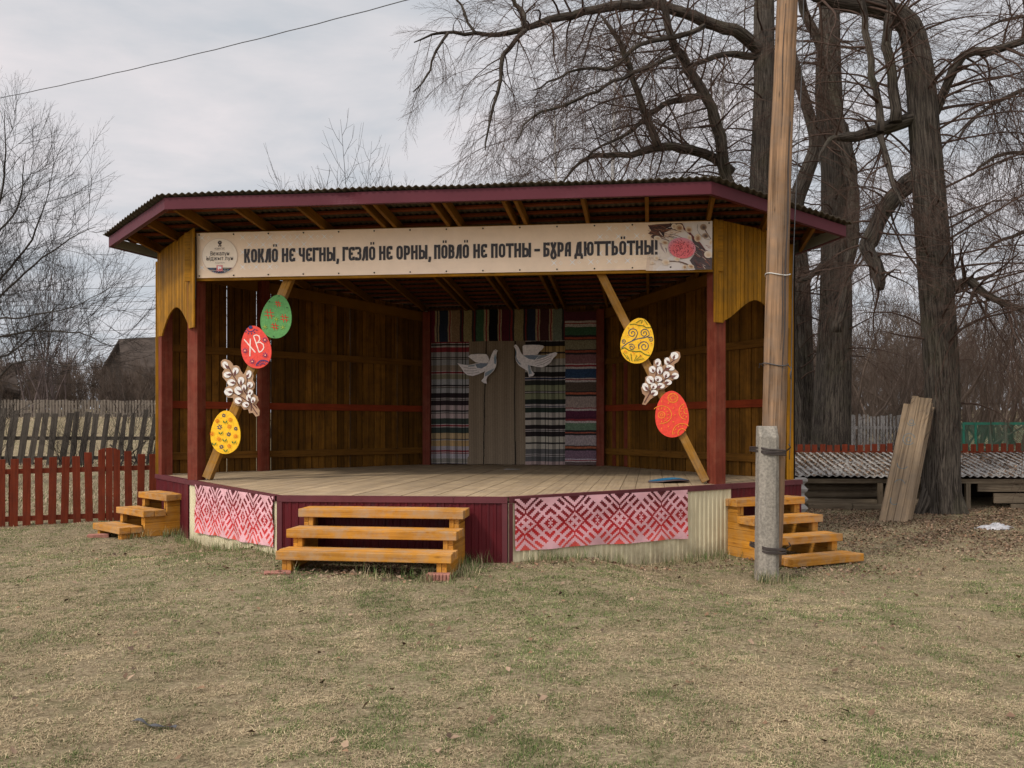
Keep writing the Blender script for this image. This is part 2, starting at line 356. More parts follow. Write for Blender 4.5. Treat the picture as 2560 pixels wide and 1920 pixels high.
tag(g, kind='structure')

# ------------------------------------------------------------------ stage pavilion: plan
V2 = lambda x, y: Vector((x, y))
A, B_, ER, EL = V2(-2.71, 10.18), V2(-0.05, 9.96), V2(4.33, 13.2), V2(-5.95, 14.75)
BR, BL = V2(1.88, 18.1), V2(-1.84, 18.6)
BRo, BLo = V2(2.0, 18.35), V2(-1.92, 18.85)
PL, PR = V2(-4.72, 13.17), V2(2.87, 12.37)
FZ = 0.79
ux, uy = 0.156, 0.988
def zr(x, y): return 4.45 - 0.08 * (x * ux + y * uy - 12.39)      # underside of the rafters
class Frame:
    """a vertical plane through p0->p1 pushed 'off' towards the lawn; pixel rays land on it"""
    def __init__(s, p0, p1, off=0.0, tilt=0.0):
        d = (p1 - p0).normalized(); n = V2(d.y, -d.x)
        if n.dot(-p0) < 0: n = -n
        s.o = p0 + n * off; s.d = d; s.n = n; s.U = Vector((d.x, d.y, 0)); s.N = Vector((n.x, n.y, 0)); s.len = (p1 - p0).length
    def p2(s, px, py=YH):
        k = (px - 1280) / F; t = (k * s.o.y - s.o.x) / (s.d.x - k * s.d.y); Y = s.o.y + t * s.d.y
        return (t, H + (YH - py) * Y / F)
    def to3(s, x, z, n=0.0): return Vector((s.o.x + s.d.x * x + s.n.x * n, s.o.y + s.d.y * x + s.n.y * n, z))
    def px3(s, px, py, n=0.0): return s.to3(*s.p2(px, py), n)

stage = thing('stage_pavilion', 'wooden open air stage with ochre plank walls, red posts and a flat burgundy edged roof', 'stage', (-0.9, 13.0, FZ))

def clip(poly, p, n):
    out = []
    for i in range(len(poly)):
        a, b = poly[i], poly[(i + 1) % len(poly)]
        da, db = (a - p).dot(n), (b - p).dot(n)
        if da >= 0: out.append(a)
        if da * db < 0: out.append(a + (b - a) * (da / (da - db)))
    return out
UA, VA = V2(ux, uy), V2(uy, -ux)
PLAT = [A, B_, ER, BRo, BLo, EL]
def build_platform():
    mb = MB(); vmin = min(p.dot(VA) for p in PLAT); vmax = max(p.dot(VA) for p in PLAT); v = vmin
    while v < vmax:
        w = 0.19
        q = clip(clip(PLAT, VA * v, VA), VA * (v + w - 0.007), -VA)
        if len(q) > 2:
            dz = random.uniform(-.002, .002)
            mb.prism([(p.dot(VA), p.dot(UA)) for p in q], lambda x, y, n, dz=dz: Vector((VA.x * x + UA.x * y, VA.y * x + UA.y * y, n + dz)), FZ - 0.045, FZ)
        v += w
    mb.build('stage_floor', M_FLOOR, stage)
    mb = MB(); c = sum(PLAT, V2(0, 0)) / 6
    q = [c + (p - c) * 0.985 for p in PLAT]
    mb.prism([(p.x, p.y) for p in q], lambda x, y, n: Vector((x, y, n)), FZ - 0.05, -0.4)
    mb.build('floor_frame', M_HOUSEW, stage)
build_platform()
FF, FL, FR = Frame(A, B_), Frame(EL, A), Frame(B_, ER)
def sheet(fr, x0, x1, z0, z1, mat, name, pitch=0.085, dep=0.009, n0=0.012, prof='trap'):
    mb = MB(); vs = []; x = x0; pts = []
    while x < x1 - 1e-4:
        for fx, dn in ((0, 0), (0.50, 0), (0.62, 1), (0.90, 1)):
            if x + fx * pitch < x1: pts.append((x + fx * pitch, n0 + dep * dn))
        x += pitch
    pts.append((x1, n0))
    k = len(pts)
    zl = z0 if callable(z0) else (lambda x: z0)
    vs = [fr.to3(px_, zl(px_), n) for px_, n in pts] + [fr.to3(px_, z1, n) for px_, n in pts]
    mb.add(vs, [(i, i + 1, k + i + 1, k + i) for i in range(k - 1)])
    o = mb.build(name, mat, stage)
    sm = o.modifiers.new('thick', 'SOLIDIFY'); sm.thickness = 0.002; sm.offset = -1
    return o
xD = FL.p2(476)[0]; xD2 = FL.p2(466)[0]; xC = FR.p2(1826)[0]
sheet(FL, 0.0, xD2, -0.35, FZ - 0.06, M_BURG, 'skirt_sheet')
sheet(FL, xD2, xD, -0.35, FZ - 0.05, M_BURG, 'skirt_corner', 0.2, 0.004, 0.03)
sheet(FL, xD, FL.len, -0.35, FZ - 0.06, M_CREAM, 'skirt_sheet')
sheet(FF, 0.0, FF.len, -0.35, FZ - 0.06, M_BURG, 'skirt_sheet')
sheet(FR, 0.0, xC, -0.4, FZ - 0.06, M_CREAM, 'skirt_sheet')
sheet(FR, xC, FR.len, -0.2, FZ - 0.06, M_BURG, 'skirt_sheet')
FS2 = Frame(ER, BRo); sheet(FS2, 0, FS2.len, -0.3, FZ - 0.06, M_BURG, 'skirt_sheet')
FS3 = Frame(BLo, EL); sheet(FS3, 0, FS3.len, -0.3, FZ - 0.06, M_BURG, 'skirt_sheet')
def edge_trims():
    for fr, segs in ((FL, [(0, xD), (xD, FL.len)]), (FF, [(0, FF.len * .77), (FF.len * .77 + .004, FF.len)]), (FR, [(0.0, xC), (xC + .003, FR.len)])):
        for a, b in segs:
            mb = MB()
            mb.para(fr.to3(a, FZ - 0.062, 0.03), fr.U * (b - a), fr.N * 0.006, (0, 0, 0.066))
            mb.para(fr.to3(a, FZ + 0.0035, -0.05), fr.U * (b - a), fr.N * 0.08, (0, 0, 0.003))
            x = a + .15
            while x < b:                                                # screw heads
                mb.tube([fr.to3(x, FZ - 0.03, 0.034), fr.to3(x, FZ - 0.03, 0.040)], [0.007, 0.007], 6); x += 0.42
            mb.build('edge_trim', M_TRIM, stage)
    for fr, x in ((FF, 0.0), (FF, FF.len - 0.06)):
        mb = MB(); mb.para(fr.to3(x, -0.3, 0.028), fr.U * 0.06, fr.N * 0.006, (0, 0, FZ - 0.066 + .3)); mb.build('corner_trim', M_TRIM, stage)
    mb = MB(); mb.para(FR.to3(0.0, -0.3, 0.028), FR.U * 0.05, FR.N * 0.006, (0, 0, FZ - 0.066 + .3)); mb.build('corner_trim', M_TRIM, stage)
edge_trims()

# posts, walls, rails
def post(p, w, z1, d=V2(0.994, -0.106), name='post', mat=M_RED, z0=FZ):
    mb = MB(); dd = V2(-d.y, d.x)
    o = p - d * w / 2 - dd * w / 2
    mb.para((o.x, o.y, z0 - .01), (0, 0, z1 - z0 + .01), (d.x * w, d.y * w, 0), (dd.x * w, dd.y * w, 0))
    return mb.build(name, mat, stage, bevel=0.006)
post(PL, 0.185, 4.42, V2(.93, -.36)); post(PR, 0.185, 4.40, V2(.88, .47))
post(V2(-5.74, 14.58), 0.18, 4.3, V2(.6, -.8)); post(V2(3.98, 13.22), 0.15, 4.25, V2(.81, .587))
post(V2(-4.50, 15.93), 0.16, zr(-4.5, 15.9) - .02, V2(.7, .71)); post(V2(-1.78, 18.42), 0.16, 3.98); post(V2(1.80, 17.95), 0.16, 3.98)
FWL, FWR, FWB = Frame(V2(-5.86, 14.80), BL), Frame(BR, V2(4.26, 13.36)), Frame(BL, BR)
def wall(fr, slits, name='plank_wall', w=0.142):
    mb = MB(); x = 0.0; k = 0
    while x < fr.len:
        g = 0.014 if k in slits else 0.015
        x1 = min(x + w, fr.len); p = fr.to3(x, 0); q = fr.to3(x1, 0)
        zt = min(zr(p.x, p.y), zr(q.x, q.y)) + 0.10
        n = -0.012 * (k % 2) - random.uniform(0, .003)
        mb.para(fr.to3(x, FZ - 0.02 + random.uniform(0, .012), n), (0, 0, zt - FZ), fr.U * (x1 - x - g), fr.N * -0.022)
        x = x1; k += 1
    mb.build(name, M_WALL, stage)
    mb = MB(); cuts = sorted(min((k + 1) * w, fr.len) for k in slits); x = 0.0
    for c in cuts + [fr.len + .02]:                                       # boards behind the joints, open where daylight shows
        e = c - .02
        if e > x + .02:
            p, q = fr.to3(x, 0), fr.to3(e, 0); zt = min(zr(p.x, p.y), zr(q.x, q.y)) + .06
            mb.para(fr.to3(x, FZ + .004, -.040), (0, 0, zt - FZ), fr.U * (e - x), fr.N * -.012)
        x = c + .012
    mb.build('wall_backing', M_HOUSEW, stage)
    for z, m, nm in ((2.92, M_RAIL, 'wall_rail'), (1.965, M_REDRAIL, 'wall_rail'), (1.09, M_RAIL, 'wall_rail')):
        mb = MB(); mb.para(fr.to3(0.02, z - 0.065, 0.003), fr.U * (fr.len - 0.04), fr.N * 0.045, (0, 0, 0.125)); mb.build(nm, m, stage, bevel=.004)
    mb = MB(); p, q = fr.to3(0, 0, .003), fr.to3(fr.len, 0, .003)
    z0, z1 = zr(p.x, p.y), zr(q.x, q.y)
    mb.add([(p.x, p.y, z0 - .2), (q.x, q.y, z1 - .2), (q.x, q.y, z1 - .01), (p.x, p.y, z0 - .01)] + [tuple(Vector(c) + fr.N * .06) for c in ((p.x, p.y, z0 - .2), (q.x, q.y, z1 - .2), (q.x, q.y, z1 - .01), (p.x, p.y, z0 - .01))],
           [(0, 1, 2, 3), (7, 6, 5, 4), (0, 4, 5, 1), (1, 5, 6, 2), (2, 6, 7, 3), (3, 7, 4, 0)])
    mb.build('top_plate', M_RAFT, stage)
wall(FWL, {3, 7, 11, 13, 16, 20, 22, 25, 28, 33}); wall(FWR, {22, 9}); wall(FWB, set())
for px in (1536, 1565):                                               # two boards replaced in red on the right wall
    x = FWR.p2(px)[0]; mb = MB()
    for z0, z1 in ((FZ + .01, 1.02), (1.16, 1.895), (2.035, 2.85)):
        mb.para(FWR.to3(x - .055, z0, 0.002), (0, 0, z1 - z0), FWR.U * .11, FWR.N * .012)
    mb.build('red_board', M_RED, stage)
FP = Frame(PL, PR)
mb = MB(); mb.para(FP.to3(-0.12, 3.745, 0.10), FP.U * (FP.len + .2), FP.N * 0.045, (0, 0, 0.72)); mb.build('front_beam', M_OCHRE, stage, bevel=.004)
# diagonal braces
def brace(p0, p1, w=0.13, th=0.13):
    mb = MB(); p0, p1 = Vector(p0), Vector(p1); a = (p1 - p0).normalized()
    side = a.cross(FP.N).normalized()
    mb.para(p0 - side * w / 2 - FP.N * th / 2, (p1 - p0), side * w, FP.N * th); return mb.build('brace', M_BRACE, stage, bevel=.008)
brace(FP.px3(519, 1195), FP.px3(727, 690)); brace(FP.px3(1764, 1203), FP.px3(1492, 665), 0.115, 0.10)

# side panels with an arched lower edge, and corner boards
def arch_panel(p0, p1, px_l, px_r, px_s0, px_pk, px_s1, zb, zp, kind, off):
    fr = Frame(p0, p1, off); mb = MB()
    x0, x1 = fr.p2(px_l)[0], fr.p2(px_r)[0]; s0, pk, s1 = fr.p2(px_s0)[0], fr.p2(px_pk)[0], fr.p2(px_s1)[0]
    def zbot(x):
        if x <= s0 or x >= s1: return zb
        q = (pk - x) / (pk - s0) if x < pk else (x - pk) / (s1 - pk)
        return zb + .03 + (zp - zb - .03) * ((1 - q ** 1.9) if kind == 'gothic' else (1 - q) ** 2 * (1 + 2 * q) * .75 + .25 * (1 - q * q))
    w = 0.083; n = max(1, round((x1 - x0) / w)); w = (x1 - x0) / n
    for k in range(n):
        a, b = x0 + k * w, x0 + (k + 1) * w - .009; sub = [a + (b - a) * i / 4 for i in range(5)]
        pa, pb = fr.to3(a, 0), fr.to3(b, 0)
        poly = [(x, zbot(x)) for x in sub] + [(b, zr(pb.x, pb.y) + .03), (a, zr(pa.x, pa.y) + .03)]
        mb.prism(poly, lambda x, z, nn: fr.to3(x, z, nn), 0, 0.02 + random.uniform(0, .004))
    mb.build('arch_panel', M_OCHRE, stage); mb = MB(); pa, pb = fr.to3(x0, 0), fr.to3(x1, 0)
    zt = min(zr(pa.x, pa.y), zr(pb.x, pb.y)); mb.para(fr.to3(x0, zb + .42, -.014), fr.U * (x1 - x0), fr.N * .011, (0, 0, zt - zb - .42)); mb.build('panel_backing', M_HOUSEW, stage); return fr
arch_panel(EL, PL, 397, 488, 409, 442, 475, 3.05, 3.43, 'gothic', 0.10)
arch_panel(PR, ER, 1784, 1972, 1806, 1888, 1960, 3.04, 3.40, 'ogee', 0.10)
mb = MB(); o = V2(-5.96, 14.72); mb.para((o.x, o.y, FZ), (0, 0, zr(o.x, o.y) - FZ), (.075, .02, 0), (-.02, .04, 0)); mb.build('corner_board', M_OCHRE, stage, bevel=.003)
mb = MB(); o = at(1968, 1065, 13.25); mb.para((o.x, o.y, FZ), (0, 0, zr(o.x, o.y) - FZ), (.108, .035, 0), (-.02, .04, 0)); mb.build('corner_board', M_OCHRE, stage, bevel=.003)

# roof
RL, RFL, RFR, RR = V2(-6.37, 13.9), V2(-4.74, 12.0), V2(2.52, 11.12), V2(4.88, 12.86)
RBR, RBL = V2(2.5, 18.9), V2(-2.2, 19.6)
ROOF = [RL, RFL, RFR, RR, RBR, RBL]
def inset(poly, d):
    c = sum(poly, V2(0, 0)) / len(poly); return [p + (c - p).normalized() * d for p in poly]
def urange(poly, v):
    us = []
    for i in range(len(poly)):
        a, b = poly[i], poly[(i + 1) % len(poly)]; va, vb = a.dot(VA), b.dot(VA)
        if (va - v) * (vb - v) <= 0 and abs(va - vb) > 1e-9:
            t = (v - va) / (vb - va); us.append(a.dot(UA) + t * (b.dot(UA) - a.dot(UA)))
    return (min(us), max(us)) if len(us) >= 2 else None
def W3(u, v, z): p = UA * u + VA * v; return Vector((p.x, p.y, z))
def roof_sheet():
    big = inset(ROOF, -0.09); vs = [p.dot(VA) for p in big]; v0, v1 = min(vs) + .002, max(vs) - .002
    n = int((v1 - v0) / 0.0158); rows = 9; V = []
    for lay in (0, 1):
        for i in range(n + 1):
            v = v0 + (v1 - v0) * i / n; ur = urange(big, v)
            if ur is None: ur = (12, 12.01)
            wav = 0.0125 * math.cos(2 * math.pi * v / 0.095)
            for j in range(rows):
                u = ur[0] + (ur[1] - ur[0]) * j / (rows - 1); p = UA * u + VA * v
                jit = 0.006 * math.sin(v * 3.1) if j == 0 else 0
                V.append((p.x, p.y, zr(p.x, p.y) + 0.20 + wav + jit - (0.010 if lay else 0)))
    V = np.array(V); idx = np.arange(2 * (n + 1) * rows).reshape(2, n + 1, rows)
    q = lambda a, b, c, d: np.stack([a, b, c, d], -1).reshape(-1, 4)
    t, b = idx
    F_ = [q(t[:-1, :-1], t[1:, :-1], t[1:, 1:], t[:-1, 1:]), q(b[:-1, :-1], b[:-1, 1:], b[1:, 1:], b[1:, :-1]),
          q(t[:-1, 0], b[:-1, 0], b[1:, 0], t[1:, 0]), q(t[:-1, -1], t[1:, -1], b[1:, -1], b[:-1, -1])]
    mesh_np('roof', V, F_, M_ROOF, stage, smooth=False)
roof_sheet()
def fascia(p, q, name, h=0.155, mat=M_FASC, dents=()):
    L = (q - p).length; d = (q - p) / L; n = V2(d.y, -d.x)
    c = sum(ROOF, V2(0, 0)) / 6
    if n.dot(c - p) > 0: n = -n
    k = max(2, int(L / .06)); vs = []; fs = []; m = 5
    for i in range(k + 1):
        x = L * i / k; P = p + d * x; z = zr(P.x, P.y)
        for j in range(m + 1):
            zz = z + 0.005 + h * j / m; dn = 0.003 * math.sin(x * 2.3) + 0.0015 * math.sin(x * 9)
            for dx, wd, amp in dents:
                e = math.exp(-((x - dx) / wd) ** 2); dn += -amp * e * math.sin(2.5 * j / m + (x - dx) * 8); zz += -0.35 * amp * e * (1 - j / m)
            P2 = P + n * dn; vs.append((P2.x, P2.y, zz))
    for i in range(k):
        for j in range(m):
            a = i * (m + 1) + j; fs.append((a, a + m + 1, a + m + 2, a + 1))
    mb = MB(); mb.add(vs, fs)
    nn = Vector((n.x, n.y, 0))
    # folded lower lip and backing board
    a0 = Vector((p.x, p.y, zr(p.x, p.y))); a1 = Vector((q.x, q.y, zr(q.x, q.y)))
    mb.add([a0 + Vector((0, 0, .003)) + nn * .004, a1 + Vector((0, 0, .003)) + nn * .004, a1 + Vector((0, 0, .003)) - nn * .06, a0 + Vector((0, 0, .003)) - nn * .06], [(0, 1, 2, 3)])
    o = mb.build(name, mat, stage)
    sm = o.modifiers.new('thick', 'SOLIDIFY'); sm.thickness = 0.002
    mb = MB(); up = Vector((0, 0, h - .02))
    mb.para(a0 - nn * .045 + Vector((0, 0, .012)), a1 - a0, -nn * .03, up); mb.build('eave_board', M_SOFF, stage)
fr = Frame(RFL, RFR)
fascia(RFL, RFR, 'fascia', dents=((fr.p2(868)[0], .17, .016), (fr.p2(1430)[0], .12, .008)))
fascia(RL, RFL, 'fascia'); fascia(RFR, RR, 'fascia')
fascia(RBL, RL, 'fascia'); fascia(RR, RBR, 'fascia'); fascia(RBR, RBL, 'fascia')
def rafters():
    ins = inset(ROOF, 0.10); E = Frame(RFL, RFR)
    vs = []
    for px, dbl in ((372, 0), (500, 0), (637, 0), (780, 1), (930, 1), (1085, 1), (1257, 0), (1397, 0), (1543, 0)):
        p = E.px3(px * 1.1573, 520); v = V2(p.x, p.y).dot(VA); vs.append(v)
        if dbl: vs.append(v + .16)
    lo = min(vs); hi = max(vs)
    vs += [lo - .75, lo - 1.4, hi + .8, hi + 1.5]
    for v in vs:
        ur = urange(ins, v)
        if ur is None: continue
        mb = MB(); a, b = W3(ur[0], v, 0), W3(ur[1], v, 0)
        a.z = zr(a.x, a.y) + .07; b.z = zr(b.x, b.y) + .07
        mb.bar(a, b, 0.05, 0.138, (VA.x, VA.y, 0)); mb.build('rafter', M_RAFT, stage, bevel=.003)
    u0 = min(p.dot(UA) for p in ins); u1 = max(p.dot(UA) for p in ins); u = u0 + .12
    sw = [V2(p.dot(UA), p.dot(VA)) for p in ins]
    while u < u1 - .05:
        vv = []
        for i in range(len(ins)):
            a, b = sw[i], sw[(i + 1) % len(ins)]
            if (a.x - u) * (b.x - u) <= 0 and abs(a.x - b.x) > 1e-9: vv.append(a.y + (u - a.x) / (b.x - a.x) * (b.y - a.y))
        if len(vv) >= 2:
            mb = MB(); a, b = W3(u, min(vv) + .02, 0), W3(u, max(vv) - .02, 0)
            a.z = zr(a.x, a.y) + .157; b.z = zr(b.x, b.y) + .157
            mb.bar(a, b, 0.11, 0.026, (UA.x, UA.y, 0)); mb.build('batten', M_BATT, stage)
        u += 0.34
rafters()

# ------------------------------------------------------------------ flat art on boards, banners and cloths
def stroke_poly(pts, w):
    out_l, out_r = [], []
    for i, p in enumerate(pts):
        a = pts[max(i - 1, 0)]; b = pts[min(i + 1, len(pts) - 1)]
        dx, dy = b[0] - a[0], b[1] - a[1]; l = math.hypot(dx, dy) or 1
        ww = w[i] if isinstance(w, (list, tuple)) else w
        nx_, ny_ = -dy / l * ww / 2, dx / l * ww / 2
        out_l.append((p[0] + nx_, p[1] + ny_)); out_r.append((p[0] - nx_, p[1] - ny_))
    return out_l, out_r
def ell(cx, cy, rx, ry, rot=0, n=20, egg=0.0):
    c, s = math.cos(rot), math.sin(rot); r = []
    for i in range(n):
        t = 2 * math.pi * i / n; x = rx * math.cos(t) * (1 - egg * math.sin(t)); y = ry * math.sin(t)
        r.append((cx + c * x - s * y, cy + s * x + c * y))
    return r
class Art:
    """polygons in picture rows and columns (y down) laid on a frame; z-lift grows with the layer"""
    def __init__(s, fr, x0, y0, k, base=0.002, step=0.0006, disp=None): s.fr = fr; s.x0 = x0; s.y0 = y0; s.k = k; s.base = base; s.step = step; s.mb = MB(); s.i = 0; s.disp = disp
    def pt(s, p): return s.fr.p2(s.x0 + p[0] / s.k, s.y0 + p[1] / s.k)
    def poly(s, pts, col, lift=True):
        if lift: s.i += 1
        q = [s.pt(p) for p in pts]; n = s.base + s.step * s.i
        ar = sum(q[i][0] * q[(i + 1) % len(q)][1] - q[(i + 1) % len(q)][0] * q[i][1] for i in range(len(q)))
        if ar < 0: q = q[::-1]
        s.mb.add([s.fr.to3(x, z, n + (s.disp(x, z) if s.disp else 0)) for x, z in q], [list(range(len(q)))], None, lin(col))
    def layer(s): s.i += 1
    def stroke(s, pts, w, col, lift=True):
        l, r = stroke_poly(pts, w)
        if lift: s.i += 1
        for i in range(len(pts) - 1): s.poly([l[i], l[i + 1], r[i + 1], r[i]], col, False)
    def ring(s, cx, cy, rx, ry, w, col, a0=0, a1=360, n=24):
        s.stroke([(cx + rx * math.cos(math.radians(a0 + (a1 - a0) * i / n)), cy + ry * math.sin(math.radians(a0 + (a1 - a0) * i / n))) for i in range(n + 1)], w, col)
    def build(s, name, mat, parent): return s.mb.build(name, mat, parent)

def cutout(name, label, cat, fr, x0, y0, k, outline, col, th=0.018, group=None):
    q = [fr.p2(x0 + x / k, y0 + y / k) for x, y in outline]
    cx = sum(p[0] for p in q) / len(q); cz = min(p[1] for p in q)
    r = thing(name, label, cat, fr.to3(cx, cz, 0), group)
    mb = MB(); mb.prism(q, lambda x, z, n: fr.to3(x, z, n), -th, 0, lin(col)); mb.build('board', M_PAINT, r)
    return r, Art(fr, x0, y0, k)
FEL = Frame(PL, PR, 0.105)
FER = Frame(PL, PR, 0.095)
def flower(a, x, y, r, c1, c2, n=6, w=3.0):
    a.layer()
    for i in range(n):
        t = 6.283 * i / n + .3; a.stroke([(x + .35 * r * math.cos(t), y + .35 * r * math.sin(t)), (x + r * math.cos(t), y + r * math.sin(t))], w, c1, False)
    a.poly(ell(x, y, r * .25, r * .25, n=8), c2)
# -- left brace (zoom origin 500,690, 3.19 per pixel)
Z1 = (500, 690, 3.19)
e, a = cutout('green_egg', 'green painted wooden egg with red star marks at the top of the left brace', 'egg decoration', FEL, *Z1, ell(609, 323, 122, 175, math.radians(8), 40, -0.16), (92, 146, 84), group='painted eggs on the braces')
R_ = (196, 62, 40)
for x, y, s_ in ((622, 222, 24), (553, 303, 38), (674, 337, 32), (597, 402, 30)):
    a.layer()
    for q in (-.5, .5):
        a.stroke([(x - s_, y + q * s_ * .7 - 4), (x + s_, y + q * s_ * .7 + 4)], 5, R_, False)
    a.layer()
    for q in (-.5, .5): a.stroke([(x + q * s_ * .7 - 6, y - s_), (x + q * s_ * .7 + 6, y + s_)], 5, R_, False)
for x, y in ((610, 345), (520, 408), (662, 410)): flower(a, x, y, 20, (150, 168, 70), (180, 180, 70), 6, 4)
for x, y in ((632, 160), (696, 252), (588, 482), (555, 205)): a.poly(ell(x, y, 5, 5, n=8), (50, 70, 50))
a.build('painted_pattern', M_PAINT, e)
e, a = cutout('red_egg', 'red painted wooden egg with the white letters XB and blue rings on the left brace', 'egg decoration', FEL, *Z1, ell(444, 566, 118, 172, math.radians(-10), 40, -0.16), (226, 78, 66), group='painted eggs on the braces')
Wt = (240, 214, 200); Bl = (52, 58, 106)
a.stroke([(352, 505), (442, 610)], 9, Wt); a.stroke([(402, 500), (398, 640)], 9, Wt)
a.stroke([(428, 478), (472, 608)], 9, Wt)
a.stroke([(428, 478), (450, 470), (472, 480), (478, 505), (462, 530), (447, 535)], 9, Wt)
a.stroke([(447, 535), (480, 528), (505, 545), (510, 572), (492, 600), (472, 608)], 9, Wt)
a.poly(ell(404, 409, 16, 13, n=12), Bl); a.ring(404, 409, 34, 34, 6, Bl, 20, 165, 12)
for t in range(25, 165, 28): a.stroke([(404 + 44 * math.cos(math.radians(t)), 409 + 44 * math.sin(math.radians(t))), (404 + 58 * math.cos(math.radians(t)), 409 + 58 * math.sin(math.radians(t)))], 7, Bl)
a.ring(502, 722, 24, 24, 6, Bl, 195, 320, 12); a.ring(506, 730, 58, 58, 8, Bl, 192, 315, 14)
for t in range(200, 315, 20): a.stroke([(504 + 36 * math.cos(math.radians(t)), 726 + 36 * math.sin(math.radians(t))), (504 + 47 * math.cos(math.radians(t)), 726 + 47 * math.sin(math.radians(t)))], 5, Bl)
for x, y in ((520, 510), (523, 632), (420, 682), (362, 596)): flower(a, x, y, 22, Bl, (240, 190, 150), 7, 5)
a.build('painted_pattern', M_PAINT, e)
OUT_L = [(200,663),(235,675),(255,695),(265,715),(290,713),(310,722),(325,755),(345,785),(370,752),(395,747),(418,765),(426,800),(420,830),(437,858),(434,890),(420,910),(430,940),(458,962),(467,992),(445,1025),(475,1070),(472,1112),(445,1122),(420,1090),(392,1094),(382,1062),(350,1066),(330,1038),(300,1034),(268,1015),(264,972),(218,968),(195,935),(203,892),(225,875),(208,838),(180,806),(178,770),(195,745),(168,718),(166,685),(180,668)]
def catkin(a, x, y, rx, ry, rot, tip):
    a.poly(ell(x, y, rx, ry, rot, 16, .12), (226, 220, 212)); a.layer()
    for t in range(9):
        an = rot + math.pi * (-.1 + 1.2 * t / 8); a.stroke([(x, y), (x + rx * .9 * math.cos(an + math.pi / 2), y - ry * .9 * abs(math.sin(an)) )], 2.2, (196, 188, 178), False)
    dx, dy = tip; l = math.hypot(dx, dy); px_, py_ = -dy / l, dx / l; w = 11
    a.poly([(x + dx, y + dy), (x + dx * .45 + px_ * w, y + dy * .45 + py_ * w), (x - dx * .25, y - dy * .25), (x + dx * .45 - px_ * w, y + dy * .45 - py_ * w)], (108, 72, 66))
e, a = cutout('willow_cutout', 'brown and white pussy willow cutout below the red XB egg', 'willow decoration', FEL, *Z1, OUT_L, (172, 138, 108), group='willow cutouts on the braces')
St = (92, 60, 54)
for s_ in ([(225, 715), (262, 790), (300, 850), (322, 895)], [(262, 928), (330, 965), (395, 1010), (458, 1104)], [(378, 800), (374, 880), (378, 952)], [(345, 905), (375, 950), (410, 1015)], [(412, 1015), (408, 1075)], [(425, 1020), (455, 1055)]): a.stroke(s_, 8, St)
for x, y, rx, ry, rot, tip in ((203,710,22,30,-.4,(30,32)),(285,757,24,28,.3,(-10,44)),(220,788,30,24,-.1,(40,-2)),(252,850,32,27,0,(38,4)),(330,835,25,30,.2,(0,42)),(393,785,20,32,.2,(-22,30)),(402,868,24,24,.3,(-10,26)),(232,925,34,30,-.2,(34,4)),(308,915,28,34,-.3,(42,18)),(355,890,18,24,0,(0,30)),(405,930,20,24,.3,(-8,20)),(310,995,28,26,-.2,(28,10)),(392,970,18,26,.2,(10,26)),(370,1026,26,22,-.1,(22,8)),(430,990,18,24,.3,(-2,24))): catkin(a, x, y, rx, ry, rot, tip)
a.build('painted_pattern', M_PAINT, e)
e, a = cutout('yellow_egg', 'yellow painted wooden egg with small flowers and green leaves, lowest on the left brace', 'egg decoration', FEL, *Z1, ell(203, 1246, 118, 173, math.radians(1), 40, -0.16), (240, 186, 42), group='painted eggs on the braces')
for x, y, r in ((190, 1112, 15), (157, 1205, 21), (230, 1262, 17), (172, 1362, 17), (286, 1217, 15)): flower(a, x, y, r, (40, 58, 92), (235, 190, 60), 6, 8)
for x, y in ((139, 1155), (243, 1146), (236, 1200), (97, 1258), (285, 1278), (153, 1300), (236, 1355)): flower(a, x, y, 18, (210, 92, 30), (225, 150, 40), 8, 4)
for x, y in ((203, 1163), (168, 1252), (200, 1310), (116, 1340), (274, 1326), (208, 1392)):
    a.layer()
    for s_ in (-1, 1): a.poly([(x, y + 10), (x + s_ * 8, y - 6), (x + s_ * 18, y - 13), (x + s_ * 14, y + 6)], (52, 104, 52), False)
a.build('painted_pattern', M_PAINT, e)
# -- right brace (zoom origin 1480,680, 3.017 per pixel)
Z2 = (1480, 680, 3.017)
e, a = cutout('yellow_egg', 'yellow painted wooden egg with blue swirls on the right brace', 'egg decoration', FER, *Z2, ell(344, 518, 125, 173, math.radians(9), 40, -0.14), (236, 184, 48), group='painted eggs on the braces')
Sw = (62, 76, 96); Gr = (92, 108, 40)
def spiral(cx, cy, r, turns, a0, sgn=1, n=26): return [(cx + r * (1 - .85 * i / n) * math.cos(a0 + sgn * turns * 6.283 * i / n), cy + r * (1 - .85 * i / n) * math.sin(a0 + sgn * turns * 6.283 * i / n)) for i in range(n + 1)]
a.stroke([(222, 572), (270, 535), (330, 508), (395, 492), (455, 490)], [8, 7, 6, 5, 4], Sw)
a.stroke([(300, 520), (330, 495), (343, 465)] + spiral(305, 462, 39, 1.6, 0, -1), 6, Sw)
a.stroke([(340, 505), (400, 495), (430, 478)] + spiral(395, 462, 36, 1.6, .2, -1), 6, Sw)
a.stroke([(350, 545), (352, 570)] + spiral(394, 562, 44, 1.7, 2.7, 1), 6, Sw)
a.stroke(spiral(443, 510, 20, 1.4, 3.6, 1), 5, Sw); a.stroke(spiral(242, 522, 18, 1.4, 1.2, 1), 5, Sw); a.stroke(spiral(298, 567, 26, 1.5, 3.9, 1), 5, Sw)
a.stroke([(285, 395), (320, 392), (350, 402), (385, 405), (410, 420), (446, 418)], 6, Gr)
a.stroke([(217, 582), (245, 570), (280, 592), (330, 600), (365, 598), (400, 622), (437, 632)], 7, Gr)
